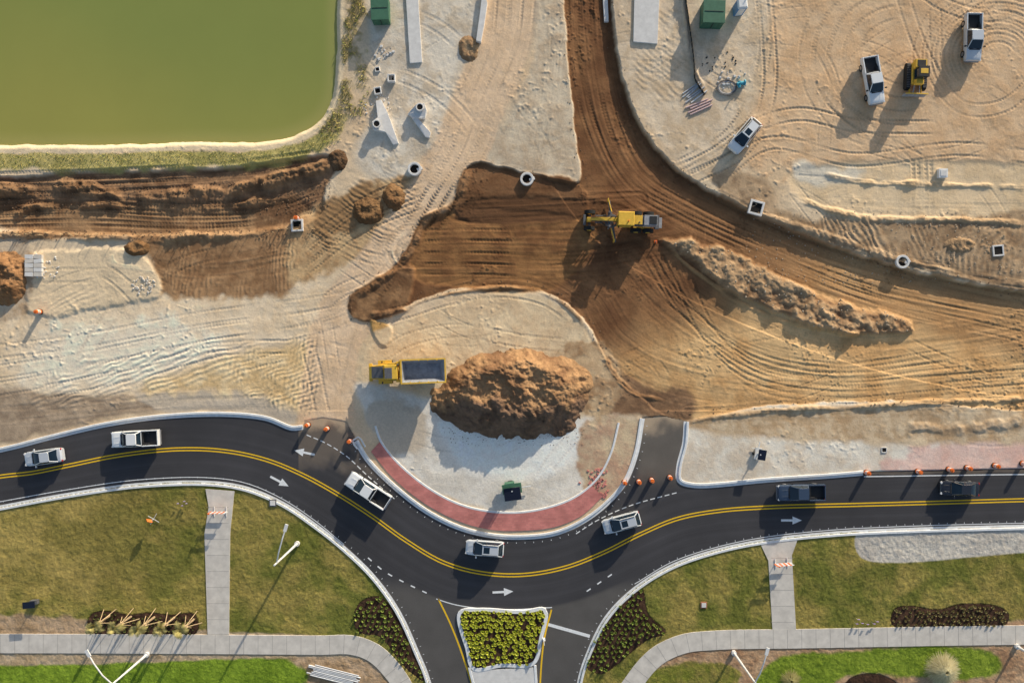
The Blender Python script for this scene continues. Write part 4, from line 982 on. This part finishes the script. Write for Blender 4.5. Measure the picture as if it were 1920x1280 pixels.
plants('bed_plants',bedsd['b'],(1095,1098,1255,1268),10,.26,.35,sc(124,144,64),sc(176,184,96),.08)
plants('bed_plants',bedsd['d'],(1668,1130,1895,1178),9,.24,.3,sc(130,124,76),sc(180,164,116),.08)
plants('bed_plants',bedsd['c'],(160,1142,378,1190),9,.2,.3,sc(94,100,56),sc(120,120,66),.08,16)
plants('island_shrubs',isd,(858,1140,1026,1256),8.0,.30,.26,sc(176,186,60),sc(226,220,96),.12,40)
def clump(name,x,y,r,h,c1,c2,n=1500):
    X_,Y_=W(x,y); a=nr.rand(n)*6.283; el=.25+nr.rand(n)*1.1; R=r*(.6+.5*nr.rand(n)); d=np.stack([np.cos(a)*np.cos(el),np.sin(a)*np.cos(el)],-1)
    B=np.stack([d[:,0]*.2,d[:,1]*.2,np.zeros(n)],-1); m1=np.stack([d[:,0]*R*.6,d[:,1]*R*.6,np.sin(el)*h*.85],-1); t1=np.stack([d[:,0]*R*1.15,d[:,1]*R*1.15,np.sin(el)*h*.8],-1)
    s_=np.stack([-np.sin(a),np.cos(a),0*a],-1)*.03
    V=np.stack([B-s_,B+s_,m1+s_,m1-s_, t1],1).reshape(-1,3); q=np.arange(n)*5
    F=np.stack([q,q+1,q+2,q+3],-1); F2=np.stack([q+3,q+2,q+4],-1)
    t_=nr.rand(n)[:,None]; col=np.repeat(c1*(1-t_)+c2*t_,5,0)
    me=bpy.data.meshes.new(name); me.from_pydata(V.tolist(),[],F.tolist()+F2.tolist())
    ca=me.color_attributes.new('Col','FLOAT_COLOR','POINT'); ca.data.foreach_set('color',np.concatenate([col,np.ones((len(col),1))],1).astype(f32).ravel()); me.materials.append(M['leaf'])
    ob=link(bpy.data.objects.new(name,me)); ob.location=(X_,Y_,.05)
clump('ornamental_grass',1762,1250,2.2,1.9,sc(190,178,130),sc(226,214,172),3200)
clump('ornamental_grass',1480,1272,1.4,1.0,sc(150,140,80),sc(186,176,120),900)
def palm(x,y,h=3.6,seed=0):
    r_=random.Random(seed); mb=MB(); pts=[(0,0,0),(.03,.02,h*.5),(0,.05,h)]
    mb.cyl(pts[0],pts[1],.15,'trunk',.12); mb.cyl(pts[1],pts[2],.12,'trunk',.13)
    for k in range(4):
        a=k*1.57+.5+r_.uniform(-.2,.2); mb.cyl((1.1*math.cos(a),1.1*math.sin(a),0),(.13*math.cos(a),.13*math.sin(a),h*.6),.04,'wood',n=5); mb.box((.17*math.cos(a),.17*math.sin(a),h*.6),(.1,.1,.4),'wood')
    v=[];f=[]
    def fr(a,el,L):
        p=Vector((0,.05,h)); d=Vector((math.cos(a)*math.cos(el),math.sin(a)*math.cos(el),math.sin(el))); s_=Vector((-math.sin(a),math.cos(a),0)); n=12; prev=None
        for i in range(n+1):
            t_=i/n; q=p+d*L*t_+Vector((0,0,-L*.55*t_*t_))
            if i>0:
                for sg in (1,-1):
                    wl=L*.30*math.sin(math.pi*min(1,t_*.9+.08)); tip=q+s_*sg*wl+d*wl*.6+Vector((0,0,-wl*.35)); b0=len(v)
                    v.extend([prev,q,tip]); f.append((b0,b0+1,b0+2))
            prev=q
    for k in range(14): fr(k*2.4+r_.random(),r_.uniform(.4,1.35),r_.uniform(1.0,1.7))
    mb.add(v,f,'frond'); X_,Y_=W(x,y); mb.build('palm_tree',(X_,Y_,.06),r_.uniform(0,1))
for k,p in enumerate([(207,1153),(246,1155),(290,1156),(327,1157),(364,1160)]): palm(*p,3.6+.25*(k%3),k)
print('verts',NX*NY)
